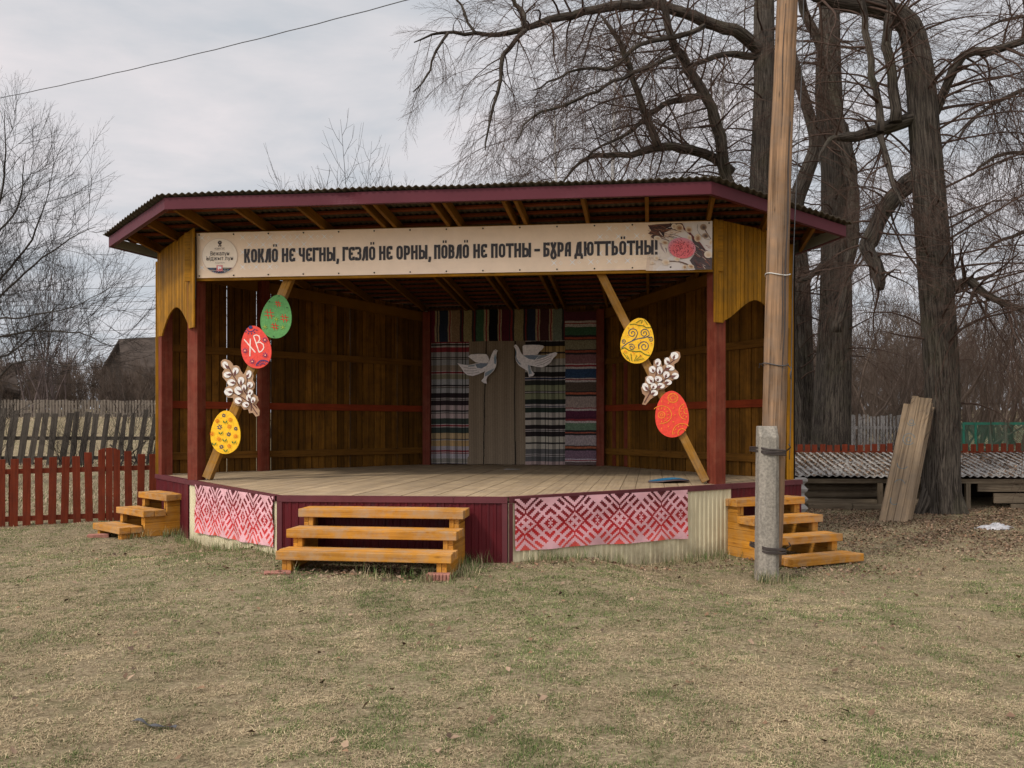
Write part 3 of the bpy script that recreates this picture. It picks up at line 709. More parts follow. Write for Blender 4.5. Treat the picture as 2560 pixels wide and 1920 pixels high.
for p, q in (((372, 360), (330, 385)), ((380, 362), (370, 388)), ((395, 362), (418, 398)), ((235, 610), (268, 655)), ((262, 625), (285, 672)), ((292, 615), (300, 672)), ((338, 628), (318, 672)), ((370, 628), (330, 670)), ((390, 652), (340, 668))): a.stroke([p, q], 5, Gr)
for x, y in ((272, 422), (310, 420), (440, 445), (448, 540), (365, 520), (250, 595), (257, 602), (245, 604), (310, 608), (316, 615), (362, 628), (370, 634), (425, 610), (390, 398), (340, 400), (270, 480), (330, 570)): a.poly(ell(x, y, 4, 4, n=7), (205, 90, 36))
a.build('painted_pattern', M_PAINT, e)
OUT_R = [(640,597),(662,606),(668,640),(650,675),(620,695),(624,730),(650,755),(656,782),(635,808),(592,822),(588,850),(545,885),(500,892),(498,925),(440,960),(405,1003),(378,998),(402,935),(380,915),(370,872),(400,830),(402,795),(430,775),(424,722),(462,705),(468,668),(495,652),(522,672),(530,712),(545,700),(543,658),(580,645),(604,608)]
e, a = cutout('willow_cutout', 'brown and white pussy willow cutout above the red egg with yellow circles', 'willow decoration', FER, *Z2, OUT_R, (160, 126, 98), group='willow cutouts on the braces')
for s_ in ([(650, 640), (575, 700), (525, 770)], [(492, 700), (484, 770), (472, 835)], [(600, 780), (520, 830), (450, 890), (395, 985)], [(430, 890), (440, 920)]): a.stroke(s_, 8, St)
for x, y, rx, ry, rot, tip in ((622,632,30,28,.3,(-12,30)),(565,672,20,28,.2,(20,20)),(498,682,22,28,-.2,(-14,20)),(590,722,32,20,.4,(-40,22)),(455,735,24,26,-.2,(14,22)),(510,742,22,30,0,(2,34)),(560,775,24,26,.2,(-8,28)),(628,784,26,24,.3,(-40,12)),(438,815,28,30,-.2,(20,22)),(500,808,28,22,.3,(-14,18)),(575,832,26,20,.3,(-34,10)),(402,868,22,30,-.3,(20,26)),(465,862,24,22,.3,(-10,20)),(520,858,28,20,.4,(-34,18)),(470,912,26,22,.4,(-30,16))): catkin(a, x, y, rx, ry, rot, tip)
a.build('painted_pattern', M_PAINT, e)
e, a = cutout('red_egg', 'red painted wooden egg with yellow sun circles, lowest on the right brace', 'egg decoration', FER, *Z2, ell(603, 1072, 126, 176, math.radians(-2), 40, -0.14), (222, 72, 56), group='painted eggs on the braces')
Ye = (226, 140, 44)
a.ring(610, 950, 38, 34, 5, Ye); a.ring(610, 950, 18, 16, 4, Ye)
a.ring(525, 1078, 25, 24, 5, Ye); a.ring(525, 1078, 10, 9, 4, Ye); a.ring(525, 1076, 75, 66, 5, Ye, -140, 100, 26)
a.ring(712, 1050, 18, 20, 5, Ye, 70, 290, 14); a.ring(708, 1052, 52, 60, 5, Ye, 90, 255, 18)
a.ring(680, 1215, 32, 32, 5, Ye, 150, 330, 14); a.ring(680, 1215, 72, 72, 5, Ye, 170, 312, 18)
for x0, y0, r in ((525, 1078, 44), (610, 950, 26), (525, 1078, 96), (680, 1215, 52), (712, 1050, 36)):
    a.layer()
    for t in range(0, 360, 30):
        c, s_ = math.cos(math.radians(t)), math.sin(math.radians(t)); x, y = x0 + r * c, y0 + r * s_
        if ((x + c * 12 - 603) / 112) ** 2 + ((y + s_ * 12 - 1072) / 160) ** 2 < 1: a.stroke([(x, y), (x + c * 12, y + s_ * 12)], 5, Ye, False)
a.build('painted_pattern', M_PAINT, e)
# -- blue painted egg lying on the floor
def floor_egg():
    r = thing('blue_egg', 'blue painted wooden egg lying flat on the stage floor near the right post', 'egg decoration', (2.25, 12.62, FZ))
    o = ell(0, 0, 0.30, 0.22, 0, 40, 0.0); mb = MB()
    f = lambda x, y, n: Vector((2.25 + x, 12.62 + y + .06 * x, FZ + .006 + n + .05 * (1 - (x / .3) ** 2) * .6 + .01 * math.sin(x * 9)))
    mb.prism(o, f, 0, 0.016, lin(92, 76, 74)); mb.build('board', M_PAINT, r)
    mb = MB(); mb.add([f(x * .96, y * .94, .019) for x, y in o], [list(range(40))], None, lin(44, 108, 146))
    mb.add([f(x * .4 + .06, y * .25 - .02, .021) for x, y in o], [list(range(40))], None, lin(70, 132, 160)); mb.build('painted_pattern', M_PAINT, r)
floor_egg()
mb = MB(); p = Frame(V2(-1, 16.35), V2(1, 16.35)).to3(0.99, FZ + .004)
mb.add([p + Vector((-.16, -.12, 0)), p + Vector((.15, -.1, .004)), p + Vector((.17, .1, .001)), p + Vector((-.1, .14, .006))], [(0, 1, 2, 3)], None, lin(200, 196, 190))
tag(mb.build('paper_scrap', M_PAINT), 'white paper scrap lying on the stage floor before the linen cloth', 'paper')

# ------------------------------------------------------------------ main banner
FBN = Frame(V2(-4.72, 13.17), V2(2.87, 12.37), 0.165)
def rip(x, z): return 0.004 * math.sin(x * 2.3 + z * 3) + 0.0012 * math.sin(x * 5.1 - z * 5)
bx0, bx1 = FBN.p2(492)[0], FBN.p2(1780)[0]; bz0, bz1 = 3.785, 4.448
ban = thing('banner', 'long beige festival banner with black lettering under the roof eave', 'banner', FBN.to3((bx0 + bx1) / 2, bz0))
def banner_cloth():
    mb = MB(); nx_, nz_ = 220, 14; vs = []; cols = []
    for i in range(nx_ + 1):
        for j in range(nz_ + 1):
            x = bx0 + (bx1 - bx0) * i / nx_; z = bz0 + (bz1 - bz0) * j / nz_; vs.append(FBN.to3(x, z, rip(x, z)))
            t = abs(i / nx_ - .45); c = (236 + 2 * t, 211 - 4 * t, 185 - 18 * t); cols.append(lin(c))
    mb.add(vs, [(i * (nz_ + 1) + j, (i + 1) * (nz_ + 1) + j, (i + 1) * (nz_ + 1) + j + 1, i * (nz_ + 1) + j + 1) for i in range(nx_) for j in range(nz_)])
    mb.c = cols; mb.hascol = True; mb.build('banner_cloth', M_GLOSS, ban, smooth=True)
banner_cloth()
def banner_print():
    a = Art(FBN, 0, 0, 1, 0.0025, 0.000004, rip); gc = (238, 234, 230)
    def motif(px, py, w=1.6):
        s_ = 7; zz = FBN.p2(px, py)[1]
        if not bz0 + .05 < zz < bz1 - .05: return
        for q in (-1, 1): a.stroke([(px - s_, py - q * s_), (px, py), (px + s_, py + q * s_)], [.6, w + .4, .6], gc, False)
        a.i += 1
        for dx, dy in ((0, -3), (3, 0), (0, 3), (-3, 0)): a.poly(ell(px + 17 + dx, py + dy, 1.2, 1.2, n=6), gc, False)
        a.i -= 1
    for row in range(6):
        t_ = row / 5.0
        for k in range(12):
            px = 505 + k * 34 + (17 if row % 2 else 0); py = 595 + row * 18.5 - (px - 492) * .0115
            if px < 760 + 60 * (1 - t_) - 90 * t_ and (px - 550) ** 2 + (py - 640) ** 2 > 52 ** 2: motif(px, py)
        for k in range(9):
            px = 1385 + k * 46 - (23 if row % 2 else 0); py = 575 + row * 20.5 - (px - 1400) * .03
            if 1370 + 170 * (1 - row / 5) - 20 < px < 1610 and py < 690 - (px - 1280) * .03: motif(px, py, 2.2)
    a.build('printed_ornament', M_GLOSS, ban)
    # emblem
    a = Art(FBN, 490, 585, 15.08, 0.0055, 0.0005, rip)
    a.poly(ell(905, 840, 676, 676, n=48), (202, 176, 156)); a.poly(ell(905, 835, 660, 660, n=48), (238, 220, 196))
    arc = [(905 + 655 * math.cos(math.radians(t)), 835 + 655 * math.sin(math.radians(t))) for t in range(42, 139, 6)]
    a.poly(arc, (44, 46, 62)); a.layer()
    for i in range(90):
        x = random.uniform(440, 1380); y = random.uniform(1290, 1490)
        if math.hypot(x - 905, y - 835) < 635: a.poly(ell(x, y, random.uniform(8, 22), random.uniform(8, 22), n=6), random.choice([(74, 104, 140), (150, 160, 170), (60, 110, 80), (160, 70, 60), (120, 120, 160)]), False)
    a.stroke([(400, 1360), (780, 1380), (905, 1385), (1250, 1405), (1400, 1380)], 14, (204, 190, 170)); a.stroke([(1000, 1320), (1250, 1290)], 12, (190, 180, 120))
    a.poly([(785, 1180), (1015, 1180), (1015, 1400), (785, 1400)], (206, 96, 96)); a.poly([(800, 1195), (1000, 1195), (1000, 1385), (800, 1385)], (232, 176, 168))
    a.poly([(815, 1210), (985, 1210), (985, 1372), (815, 1372)], (206, 84, 84)); a.poly([(835, 1225), (890, 1215), (910, 1240), (960, 1222), (975, 1290), (940, 1330), (900, 1300), (870, 1360), (838, 1320)], (240, 236, 234))
    Bk = (52, 36, 32); a.layer()
    for t in range(-80, 261, 28):                                        # tree emblem
        c, s_ = math.cos(math.radians(t)), math.sin(math.radians(t)); a.stroke([(912 + 22 * c, 330 + 22 * s_), (912 + 55 * c, 330 + 50 * s_), (912 + 84 * c, 330 + 74 * s_)], [8, 26, 16], Bk, False)
    a.stroke([(912, 330), (905, 420), (870, 495)], [20, 20, 26], Bk); a.stroke([(915, 330), (925, 420), (955, 495)], [20, 20, 26], Bk)
    a.poly(ell(855, 435, 14, 14, n=8), Bk); a.poly(ell(970, 435, 14, 14, n=8), Bk)
    a.stroke([(725, 605), (1110, 605)], 6, Bk)
    a.build('emblem', M_GLOSS, ban)
banner_print()
def text_poly(txt, fr, px0, px1, py_base, parent, name, mat, cap_px, n, sx=None):
    """Blender's own font turned into a flat mesh, laid from column px0 to px1"""
    cu = bpy.data.curves.new('t', 'FONT'); cu.body = txt; cu.resolution_u = 3
    o = bpy.data.objects.new('t', cu); COL.objects.link(o); dg = bpy.context.evaluated_depsgraph_get()
    me = bpy.data.meshes.new_from_object(o.evaluated_get(dg)); bpy.data.objects.remove(o)
    vs = np.array([v.co[:] for v in me.vertices]); fs = [list(p.vertices) for p in me.polygons]
    x0, x1 = vs[:, 0].min(), vs[:, 0].max(); (a0, z0), (a1, z1) = fr.p2(px0, py_base), fr.p2(px1, py_base)
    ch = cap_px * fr.to3(a0, 0).y / F; s_ = ch / 0.70
    mb = MB(); mb.add([fr.to3(a0 + (x - x0) / (x1 - x0) * (a1 - a0), z0 + y * s_, n + rip(a0, z0)) for x, y, _ in vs], fs, None, lin(48, 36, 32))
    return mb.build(name, mat, parent)
text_poly('Вежалун', FBN, 490 + 560 / 15.08, 490 + 1270 / 15.08, 585 + 822 / 15.08, ban, 'lettering', M_GLOSS, 10.0, 0.018)
text_poly('Ыджыт лун', FBN, 490 + 415 / 15.08, 490 + 1415 / 15.08, 585 + 1005 / 15.08, ban, 'lettering', M_GLOSS, 10.0, 0.018)
text_poly('АССЫНА ГОРТ', FBN, 490 + 725 / 15.08, 490 + 1105 / 15.08, 585 + 582 / 15.08, ban, 'lettering', M_GLOSS, 3.2, 0.018)
text_poly('«Праздник Пасхи»', FBN, 490 + 730 / 15.08, 490 + 1110 / 15.08, 585 + 1115 / 15.08, ban, 'lettering', M_GLOSS, 2.2, 0.018)
# the slogan, drawn letter by letter (cap height 1, strokes .2 wide)
T = .21
def arcp(cx, cy, rx, ry, a0, a1, n=8): return [(cx + rx * math.cos(math.radians(a0 + (a1 - a0) * i / n)), cy + ry * math.sin(math.radians(a0 + (a1 - a0) * i / n))) for i in range(n + 1)]
def loop_o(w): x0, x1 = T / 2, w - T / 2; r = .17; return [(x0, r + T / 2)] + arcp(x0 + r, T / 2 + r, r, r, 180, 270, 4) + arcp(x1 - r, T / 2 + r, r, r, 270, 360, 4) + arcp(x1 - r, 1 - T / 2 - r, r, r, 0, 90, 4) + arcp(x0 + r, 1 - T / 2 - r, r, r, 90, 180, 4) + [(x0, r + T / 2)]
def bowl(x0, x1, y0, y1): r = .15; return [(x0, y0)] + arcp(x1 - r, y0 + r, r, r, 270, 360, 4) + arcp(x1 - r, y1 - r, r, r, 0, 90, 4) + [(x0, y1)]
h = T / 2
GL = {
 'К': (.60, [[(h, 0), (h, 1)], [(h, .48), (.36, .58), (.46, .8), (.46, 1)], [(h, .5), (.36, .44), (.48, .2), (.50, 0)]]),
 'О': (.60, [loop_o(.60)]), 'Ӧ': (.60, [loop_o(.60), [(.12, 1.2), (.27, 1.2)], [(.37, 1.2), (.52, 1.2)]]),
 'Л': (.60, [[(.6 - h, 0), (.6 - h, 1)], [(.6 - h, 1 - h), (.30, 1 - h), (.25, .75), (.20, .25), (h * .6, 0)]]),
 'Н': (.62, [[(h, 0), (h, 1)], [(.62 - h, 0), (.62 - h, 1)], [(h, .5), (.62 - h, .55)]]),
 'Е': (.54, [[(.52, h + .04), (h + .15, h)] + arcp(h + .15, h + .15, .15, .15, 270, 180, 3) + arcp(h + .15, .85 - h, .15, .15, 180, 90, 3) + [(.52, 1 - h)], [(h, .5), (.42, .5)], [(.48, .06), (.48, .3)], [(.48, .72), (.48, .96)]]),
 'Ч': (.58, [[(h, 1), (h, .62)] + arcp(h + .17, .62, .17, .17, 180, 270, 4) + [(.58 - h, .45)], [(.58 - h, 0), (.58 - h, 1)]]),
 'Г': (.50, [[(h, 0), (h, 1)], [(h, 1 - h), (.5, 1 - h)], [(.46, .78), (.46, 1)]]),
 'Ы': (.82, [[(h, 0), (h, 1)], bowl(h, .50, h, .58), [(.82 - h, 0), (.82 - h, 1)]]),
 'З': (.54, [[(h * .5, .98 - h)] + arcp(.33, .85 - h, .15, .15, 90, 0, 4) + arcp(.33, .68, .15, .15, 0, -90, 4) + [(.2, .53)], [(.2, .53)] + arcp(.35, .38, .15, .15, 90, 0, 4) + arcp(.35, .15 + h, .15, .15, 0, -90, 4) + [(h * .5, h)], [(.1, 0.02), (.1, .25)], [(.1, .78), (.1, .98)]]),
 'Р': (.58, [[(h, 0), (h, 1)], bowl(h, .58 - h, .40, 1 - h)]),
 'П': (.60, [[(h, 0), (h, 1)], [(.6 - h, 0), (.6 - h, 1)], [(h, 1 - h), (.6 - h, 1 - h)]]),
 'В': (.58, [[(h, 0), (h, 1)], bowl(h, .55 - h, .53, 1 - h), bowl(h, .58 - h, h, .53)]),
 'Т': (.62, [[(.31, 0), (.31, 1)], [(0, 1 - h), (.62, 1 - h)], [(.05, .8), (.05, 1)], [(.57, .8), (.57, 1)]]),
 'Б': (.58, [[(h, 0), (h, 1)], [(h, 1 - h), (.54, 1 - h)], [(.5, .78), (.5, 1)], bowl(h, .58 - h, h, .55)]),
 'У': (.58, [[(h * .8, 1), (.2, .72), (.42, .32), (.5, .12), (.44, -.06), (.29, -.12), (.14, -.06), (.08, .12), (.16, .32), (.38, .72), (.58 - h * .8, 1)]]),
 'А': (.60, [[(.6 - h, 0), (.6 - h, 1)], [(.6 - h, 1 - h), (.30, 1 - h), (.2, .85), (.14, .5), (.12, 0)], [(.14, .4), (.5, .4)]]),
 'Д': (.70, [[(.6 - h, .0), (.6 - h, 1)], [(.6 - h, 1 - h), (.32, 1 - h), (.26, .7), (.18, .1)], [(0, h), (.7, h)], [(.07, h), (.07, -.18)], [(.63, h), (.63, -.18)]]),
 'Ю': (.86, [[(h, 0), (h, 1)], [(h, .5), (.36, .5)], [(x + .28, y) for x, y in loop_o(.58)]]),
 'Ь': (.56, [[(h, 0), (h, 1)], bowl(h, .56 - h, h, .58)]),
 ',': (.22, [[(.13, .18), (.12, 0), (.04, -.2)]]), '–': (.42, [[(0, .48), (.42, .48)]]), '!': (.22, [[(.11, .32), (.11, 1)], [(.11, 0), (.11, .2)]]),
}
def slogan():
    mb = MB(); col = lin(44, 36, 34)
    k2 = lambda x: 480 + x / 3.16; k3 = lambda x: 1150 + x / 3.16
    words = [('КОКЛӦ', k2(415), k2(678)), ('НЕ', k2(712), k2(812)), ('ЧЕГНЫ,', k2(845), k2(1160)), ('ГЕЗЛӦ', k2(1190), k2(1447)), ('НЕ', k2(1480), k2(1580)), ('ОРНЫ,', k2(1617), k2(1888)),
             ('ПӦВЛӦ', k2(1915), k2(2187)), ('НЕ', k3(107), k3(210)), ('ПОТНЫ', k3(247), k3(560)), ('–', k3(587), k3(632)), ('БУРА', k3(660), k3(875)), ('ДЮТТЬӦТНЫ!', k3(907), k3(1560))]
    z0 = FBN.p2(640, 657)[1]; ht = .205; lay = 0
    for wd, p0, p1 in words:
        x0, x1 = FBN.p2(p0)[0], FBN.p2(p1)[0]; sp = .13
        tot = sum(GL[c][0] for c in wd) + sp * (len(wd) - 1); s_ = (x1 - x0) / tot; cx = x0
        for c in wd:
            w, strokes = GL[c]
            for st in strokes:
                lay = (lay + 1) % 7; tk = T * .86
                l, r = stroke_poly([(q[0] * s_ + cx, q[1] * ht + z0) for q in st], [tk * ht] * len(st))
                for i in range(len(st) - 1):
                    q = [l[i], r[i], r[i + 1], l[i + 1]]
                    mb.add([FBN.to3(x, z, .0055 + .0004 * lay + .0001 * (i % 3) + rip(x, z)) for x, z in q], [(0, 1, 2, 3)], None, col)
            cx += (w + sp) * s_
    mb.build('lettering', M_GLOSS, ban)
slogan()
def banner_photo():
    a = Art(FBN, 1590, 550, 11.06, 0.0035, 0.00013, rip); rr = random.Random(5)
    for x, c in ((330, (216, 190, 164)), (420, (216, 194, 172)), (520, (216, 200, 184)), (620, (218, 206, 196))):
        a.poly([(x + 120, 125), (2112, 28), (2100, 1365), (x - 60, 1405), (x - 20, 1000), (x + 60, 600)], c)
    a.poly([(640, 620), (760, 660), (1000, 900), (1250, 1100), (1500, 1230), (1300, 1290), (1000, 1050), (860, 980), (700, 800)], (168, 146, 138)); a.poly([(800, 760), (950, 850), (1050, 1020), (880, 1000)], (96, 88, 84))
    a.poly([(330, 150), (600, 118), (1000, 95), (1260, 88), (1340, 260), (1430, 340), (1400, 420), (1100, 480), (900, 520), (700, 480), (480, 520), (400, 470), (470, 400), (330, 380), (420, 300)], (82, 50, 36))
    a.poly([(640, 300), (1000, 200), (1240, 230), (1350, 330), (1050, 470), (780, 480)], (48, 30, 24))
    for i in range(70):
        x, y = rr.uniform(330, 1250), rr.uniform(130, 480); l = rr.uniform(80, 300); an = rr.choice([rr.uniform(-.4, -.1), rr.uniform(.1, .55)])
        if x + l > 1330: continue
        a.stroke([(x, y), (x + l * math.cos(an), min(max(y + l * math.sin(an), 120), 510))], rr.uniform(6, 16), rr.choice([(122, 72, 46), (150, 92, 58), (64, 38, 28), (40, 26, 22), (172, 120, 80)]))
    a.poly([(1540, 480), (1640, 560), (1760, 620), (1880, 830), (2000, 1000), (2103, 1060), (2098, 1360), (1640, 1375), (1560, 1250), (1480, 1120), (1620, 950)], (74, 58, 54))
    for i in range(60):
        x, y = rr.uniform(1580, 2000), rr.uniform(700, 1330); l = rr.uniform(60, 200); an = rr.uniform(.3, 1.1)
        x2, y2 = x + l * math.cos(an), y + l * math.sin(an)
        if x2 < 2095 and y2 < 1360: a.stroke([(x, y), (x2, y2)], rr.uniform(5, 15), rr.choice([(120, 56, 46), (40, 30, 30), (150, 84, 60), (210, 180, 160), (30, 24, 26)]))
    a.stroke([(1260, 110), (1340, 260), (1480, 370), (1600, 520), (1760, 640), (1900, 820)], [40, 46, 60, 70, 40, 20], (104, 46, 40))
    a.stroke([(1700, 130), (1690, 280), (1760, 400), (1900, 520), (2050, 560)], 9, (80, 60, 54)); a.stroke([(1900, 270), (1980, 400), (2080, 550)], [30, 22, 16], (88, 62, 52))
    a.stroke([(600, 1090), (720, 1120), (950, 1145), (1150, 1150), (1300, 1190), (1480, 1260)], [16, 18, 22, 26, 40, 30], (110, 80, 66)); a.stroke([(680, 500), (880, 570), (920, 600)], [16, 20, 14], (104, 70, 52))
    for x, y, rx, ry, dk in ((1045,180,70,75,0),(1190,215,115,100,1),(1455,270,95,82,1),(1860,205,95,88,2),(1915,440,90,70,2),(1700,500,92,112,1),(1470,490,60,75,0),(590,510,100,60,0),(790,630,95,55,1),(970,530,60,35,0),(560,1060,70,70,0),(820,1175,110,85,0),(450,1190,60,45,0),(1130,1080,80,75,0),(1340,1305,60,58,1),(1510,1290,95,55,1),(1990,960,112,100,0),(2062,620,36,85,0),(360,1040,40,40,0)):
        rim, core = [((222, 204, 180), (204, 172, 138)), ((216, 192, 160), (150, 106, 70)), ((160, 132, 104), (84, 64, 54))][dk]
        a.poly(ell(x, y, rx, ry, .2, 18), rim); a.poly(ell(x + rx * .08, y + ry * .1, rx * .72, ry * .72, .2, 16), tuple((p + q) // 2 for p, q in zip(rim, core))); a.poly(ell(x + rx * .12, y + ry * .15, rx * .42, ry * .42, .2, 14), core)
    for i, c in enumerate(((206, 132, 142), (212, 124, 130), (216, 112, 116), (220, 102, 104))):
        a.poly(ell(1265, 785 + 24 * i, 382 - 26 * i, 288 - 26 * i, .12, 32), c)
    a.layer(); a.layer()
    for i in range(150):
        t, r = rr.uniform(0, 6.28), rr.random() ** .6; a.poly(ell(1265 + 360 * r * math.cos(t), 785 + 268 * r * math.sin(t), rr.uniform(7, 19), rr.uniform(7, 17), 0, 6), rr.choice([(128, 22, 34), (160, 40, 50), (96, 20, 30)]), False)
    a.build('printed_picture', M_GLOSS, ban)
banner_photo()
def grommets():
    mb = MB()
    for i in range(15):
        x = bx0 + .04 + (bx1 - bx0 - .08) * i / 14
        for z in (bz0 + .03, bz1 - .03): mb.tube([FBN.to3(x, z, .004 + rip(x, z)), FBN.to3(x, z, .016 + rip(x, z))], [0.012, 0.009], 8)
    mb.build('grommets', M_WIRE, ban)
grommets()

# ------------------------------------------------------------------ ornament banners on the skirt
def ornament(i, j):
    """True where the cross stitch is red; one motif is 32 cells wide"""
    dx = abs(((i - 6 + 16) % 32) - 16); dy = abs(j - 18); a = dx + dy; d = dx - dy
    if a <= 6: return min(abs(dx - 3) + dy, dx + abs(dy - 3)) <= 1
    if min(abs(dx - 13) + dy, (16 - dx) + abs(dy - 3)) <= 1: return True
    if d <= -14: return True
    if d <= -11: return False
    if d <= -9 or a in (7, 8): return True
    return (d + 6) % 6 in (0, 1, 2) and (9 <= a <= 16 or 19 <= a <= 26)
def skirt_banner(fr, c0, c1, ncell, nj, label, seed):
    """c0/c1: (px, top row, bottom row) at the two ends"""
    x0, zt0 = fr.p2(c0[0], c0[1]); zb0 = fr.p2(c0[0], c0[2])[1]; x1, zt1 = fr.p2(c1[0], c1[1]); zb1 = fr.p2(c1[0], c1[2])[1]
    mb = MB(); t = np.linspace(0, 1, nj + 1); pk = (212, 162, 166)
    def P(u, v):
        x = x0 + (x1 - x0) * u + .006 * math.sin(v * 9 + seed) * (1 - 2 * u); zt = zt0 + (zt1 - zt0) * u; zb = zb0 + (zb1 - zb0) * u
        n = 0.050 + .0015 * math.sin(u * 67 + v * 23 + seed) * math.sin(v * 9 + u * 13) + .007 * math.sin(u * 17 + seed) * (1 - v) + .004 * math.sin(u * 41 + v * 7) + .004 * math.sin(u * 9 - v * 11) + .012 * (1 - v) ** 4 * math.sin(u * 30 + seed)
        return fr.to3(x, zb + (zt - zb) * v - .012 * math.sin(u * 6.3 * 2) * (1 - v) ** 2 * .6, n)
    for j in range(nj):
        v0 = j / nj; vm = 1 - (j + .5) / nj
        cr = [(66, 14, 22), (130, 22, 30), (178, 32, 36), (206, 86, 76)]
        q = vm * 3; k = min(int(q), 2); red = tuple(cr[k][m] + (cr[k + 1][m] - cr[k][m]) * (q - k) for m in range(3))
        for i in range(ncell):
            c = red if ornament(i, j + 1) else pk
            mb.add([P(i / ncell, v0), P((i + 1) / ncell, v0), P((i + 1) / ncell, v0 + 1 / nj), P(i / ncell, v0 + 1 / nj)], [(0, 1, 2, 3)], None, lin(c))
    r = mb.build('ornament_banner', M_GLOSS)
    s_ = r.modifiers.new('thick', 'SOLIDIFY'); s_.thickness = .002; s_.offset = -1
    return tag(r, label, 'banner', 'ornament banners on the stage skirt')
skirt_banner(FL, (497, 1211, 1329), (692, 1241, 1368), 130, 35, 'pink and red cross stitch banner on the skirt left of the front steps', 1.0)
skirt_banner(FR, (1281, 1247, 1376), (1712, 1224, 1346), 124, 35, 'pink and red cross stitch banner on the skirt right of the front steps', 2.4)

# ------------------------------------------------------------------ rugs and cloths on the back wall
FB = Frame(BL, BR, 0.075)
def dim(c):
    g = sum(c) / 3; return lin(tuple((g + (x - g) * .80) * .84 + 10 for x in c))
def rug(name, label, px0, px1, py0, py1, colfn, off, cat='rug', nx_=44, nz_=150, wob=.012, seed=0.0):
    fr = Frame(BL, BR, off); x0 = fr.p2(px0)[0]; x1 = fr.p2(px1)[0]; zt = fr.p2((px0 + px1) / 2, py0)[1]; zb = max(FZ + .012, fr.p2((px0 + px1) / 2, py1)[1])
    mb = MB()
    def P(u, v):
        z = zt + (zb - zt) * v; x = x0 + (x1 - x0) * u + .006 * math.sin(v * 7 + seed) + .002 * math.sin(v * 19 + seed * 2)
        return fr.to3(x, z - .003 * math.sin(u * 9 + seed) - .0012 * math.sin(u * 23), wob * .5 * math.sin(u * 11 + seed) * v + wob * .4 * math.sin(v * 13 + u * 5))
    for j in range(nz_):
        for i in range(nx_):
            mb.add([P(i / nx_, j / nz_), P((i + 1) / nx_, j / nz_), P((i + 1) / nx_, (j + 1) / nz_), P(i / nx_, (j + 1) / nz_)][::-1], [(0, 1, 2, 3)], None, dim(colfn((i + .5) / nx_, (j + .5) / nz_)))
    o = mb.build(name, M_CLOTH); s_ = o.modifiers.new('thick', 'SOLIDIFY'); s_.thickness = .006; s_.offset = 0
    return tag(o, label, cat)
def bands(spec):
    edges = [s_[0] for s_ in spec]
    def f(v):
        c = spec[0][1]
        for e_, cc in spec:
            if v >= e_: c = cc
        return c
    return f
Bk_, Wh, Gy = (46, 42, 44), (196, 180, 172), (150, 146, 148)
def band_rug(y0, y1, rows):
    """rows: (zoomed row, colour) read down the rug"""
    return bands([((y - y0) / (y1 - y0), c) for y, c in rows])
def mulc(c, k): return tuple(min(255, x * k) for x in c)
PINK, RED, GRN, DGRN, BLU, MAR, TAN = (196, 160, 156), (160, 44, 52), (66, 112, 82), (60, 70, 62), (40, 66, 104), (70, 26, 34), (176, 150, 110)
left_rows = [(512, RED), (525, Wh), (533, Bk_), (548, Wh), (560, RED), (598, (176, 170, 166)), (640, Bk_), (648, Wh), (656, Bk_), (664, (170, 168, 166)), (712, (160, 138, 116)), (755, Wh), (762, RED), (775, Wh), (785, (150, 140, 112)), (822, (176, 174, 174)), (872, Bk_), (882, Wh), (890, Bk_), (898, (176, 172, 172)), (938, (46, 34, 38)), (978, Wh), (985, Bk_), (994, Wh), (1000, (50, 36, 40)), (1042, (200, 170, 166)), (1085, Bk_), (1093, Wh), (1101, Bk_), (1110, (204, 174, 168)), (1152, DGRN), (1196, Wh), (1205, RED), (1215, Wh), (1224, DGRN), (1272, (206, 168, 112)), (1318, Bk_), (1326, Wh), (1334, (206, 160, 96)), (1384, (184, 170, 174)), (1418, RED), (1428, Wh), (1436, RED), (1444, (184, 172, 176)), (1482, (150, 140, 124)), (1518, Wh), (1524, Bk_)]
fL = band_rug(512, 1530, left_rows)
def plaid(f, cols):
    def g(u, v):
        c = f(v); k = 1.0
        for a_, b_, m in cols:
            if a_ <= u < b_: k = m
        return mulc(c, k)
    return g
pl1 = plaid(fL, ((.16, .25, .72), (.33, .355, .45), (.40, .42, .5), (.48, .56, .74), (.62, .64, 1.15), (.68, .76, .72), (.84, .86, .5), (.91, .93, .55)))
rug('checked_rug', 'woven checked rug in red, white and black hanging left of the linen cloth', 1064, 1172, 854, 1161, pl1, 0.10, seed=.3)
rows2 = [(500, Wh), (508, (40, 32, 30)), (548, (196, 154, 84)), (600, Bk_), (608, (190, 150, 90)), (655, (186, 176, 160)), (705, Bk_), (712, Wh), (716, Bk_), (724, (186, 180, 170)), (765, (40, 34, 32)), (805, Wh), (815, (40, 50, 84)), (824, Wh), (832, (48, 50, 44)), (876, (150, 152, 108)), (922, Bk_), (930, Wh), (935, Bk_), (944, (146, 148, 104)), (994, (40, 46, 42)), (1036, Wh), (1045, (50, 60, 90)), (1056, Wh), (1062, (44, 58, 48)), (1102, (196, 182, 166)), (1142, Bk_), (1150, Wh), (1155, Bk_), (1163, (200, 186, 166)), (1205, (44, 34, 34)), (1244, Wh), (1252, Bk_), (1256, Wh), (1264, (46, 36, 36)), (1306, (204, 190, 166)), (1352, Bk_), (1358, Wh), (1362, Bk_), (1370, (200, 186, 164)), (1406, (104, 100, 98)), (1450, Wh), (1458, Bk_), (1462, Wh), (1470, (100, 98, 96)), (1510, (196, 160, 152))]
pl2 = plaid(band_rug(500, 1540, rows2), ((.08, .10, .6), (.14, .2, .85), (.26, .36, .72), (.45, .47, .55), (.52, .55, .7), (.62, .70, .74), (.78, .80, .6), (.86, .9, .8)))
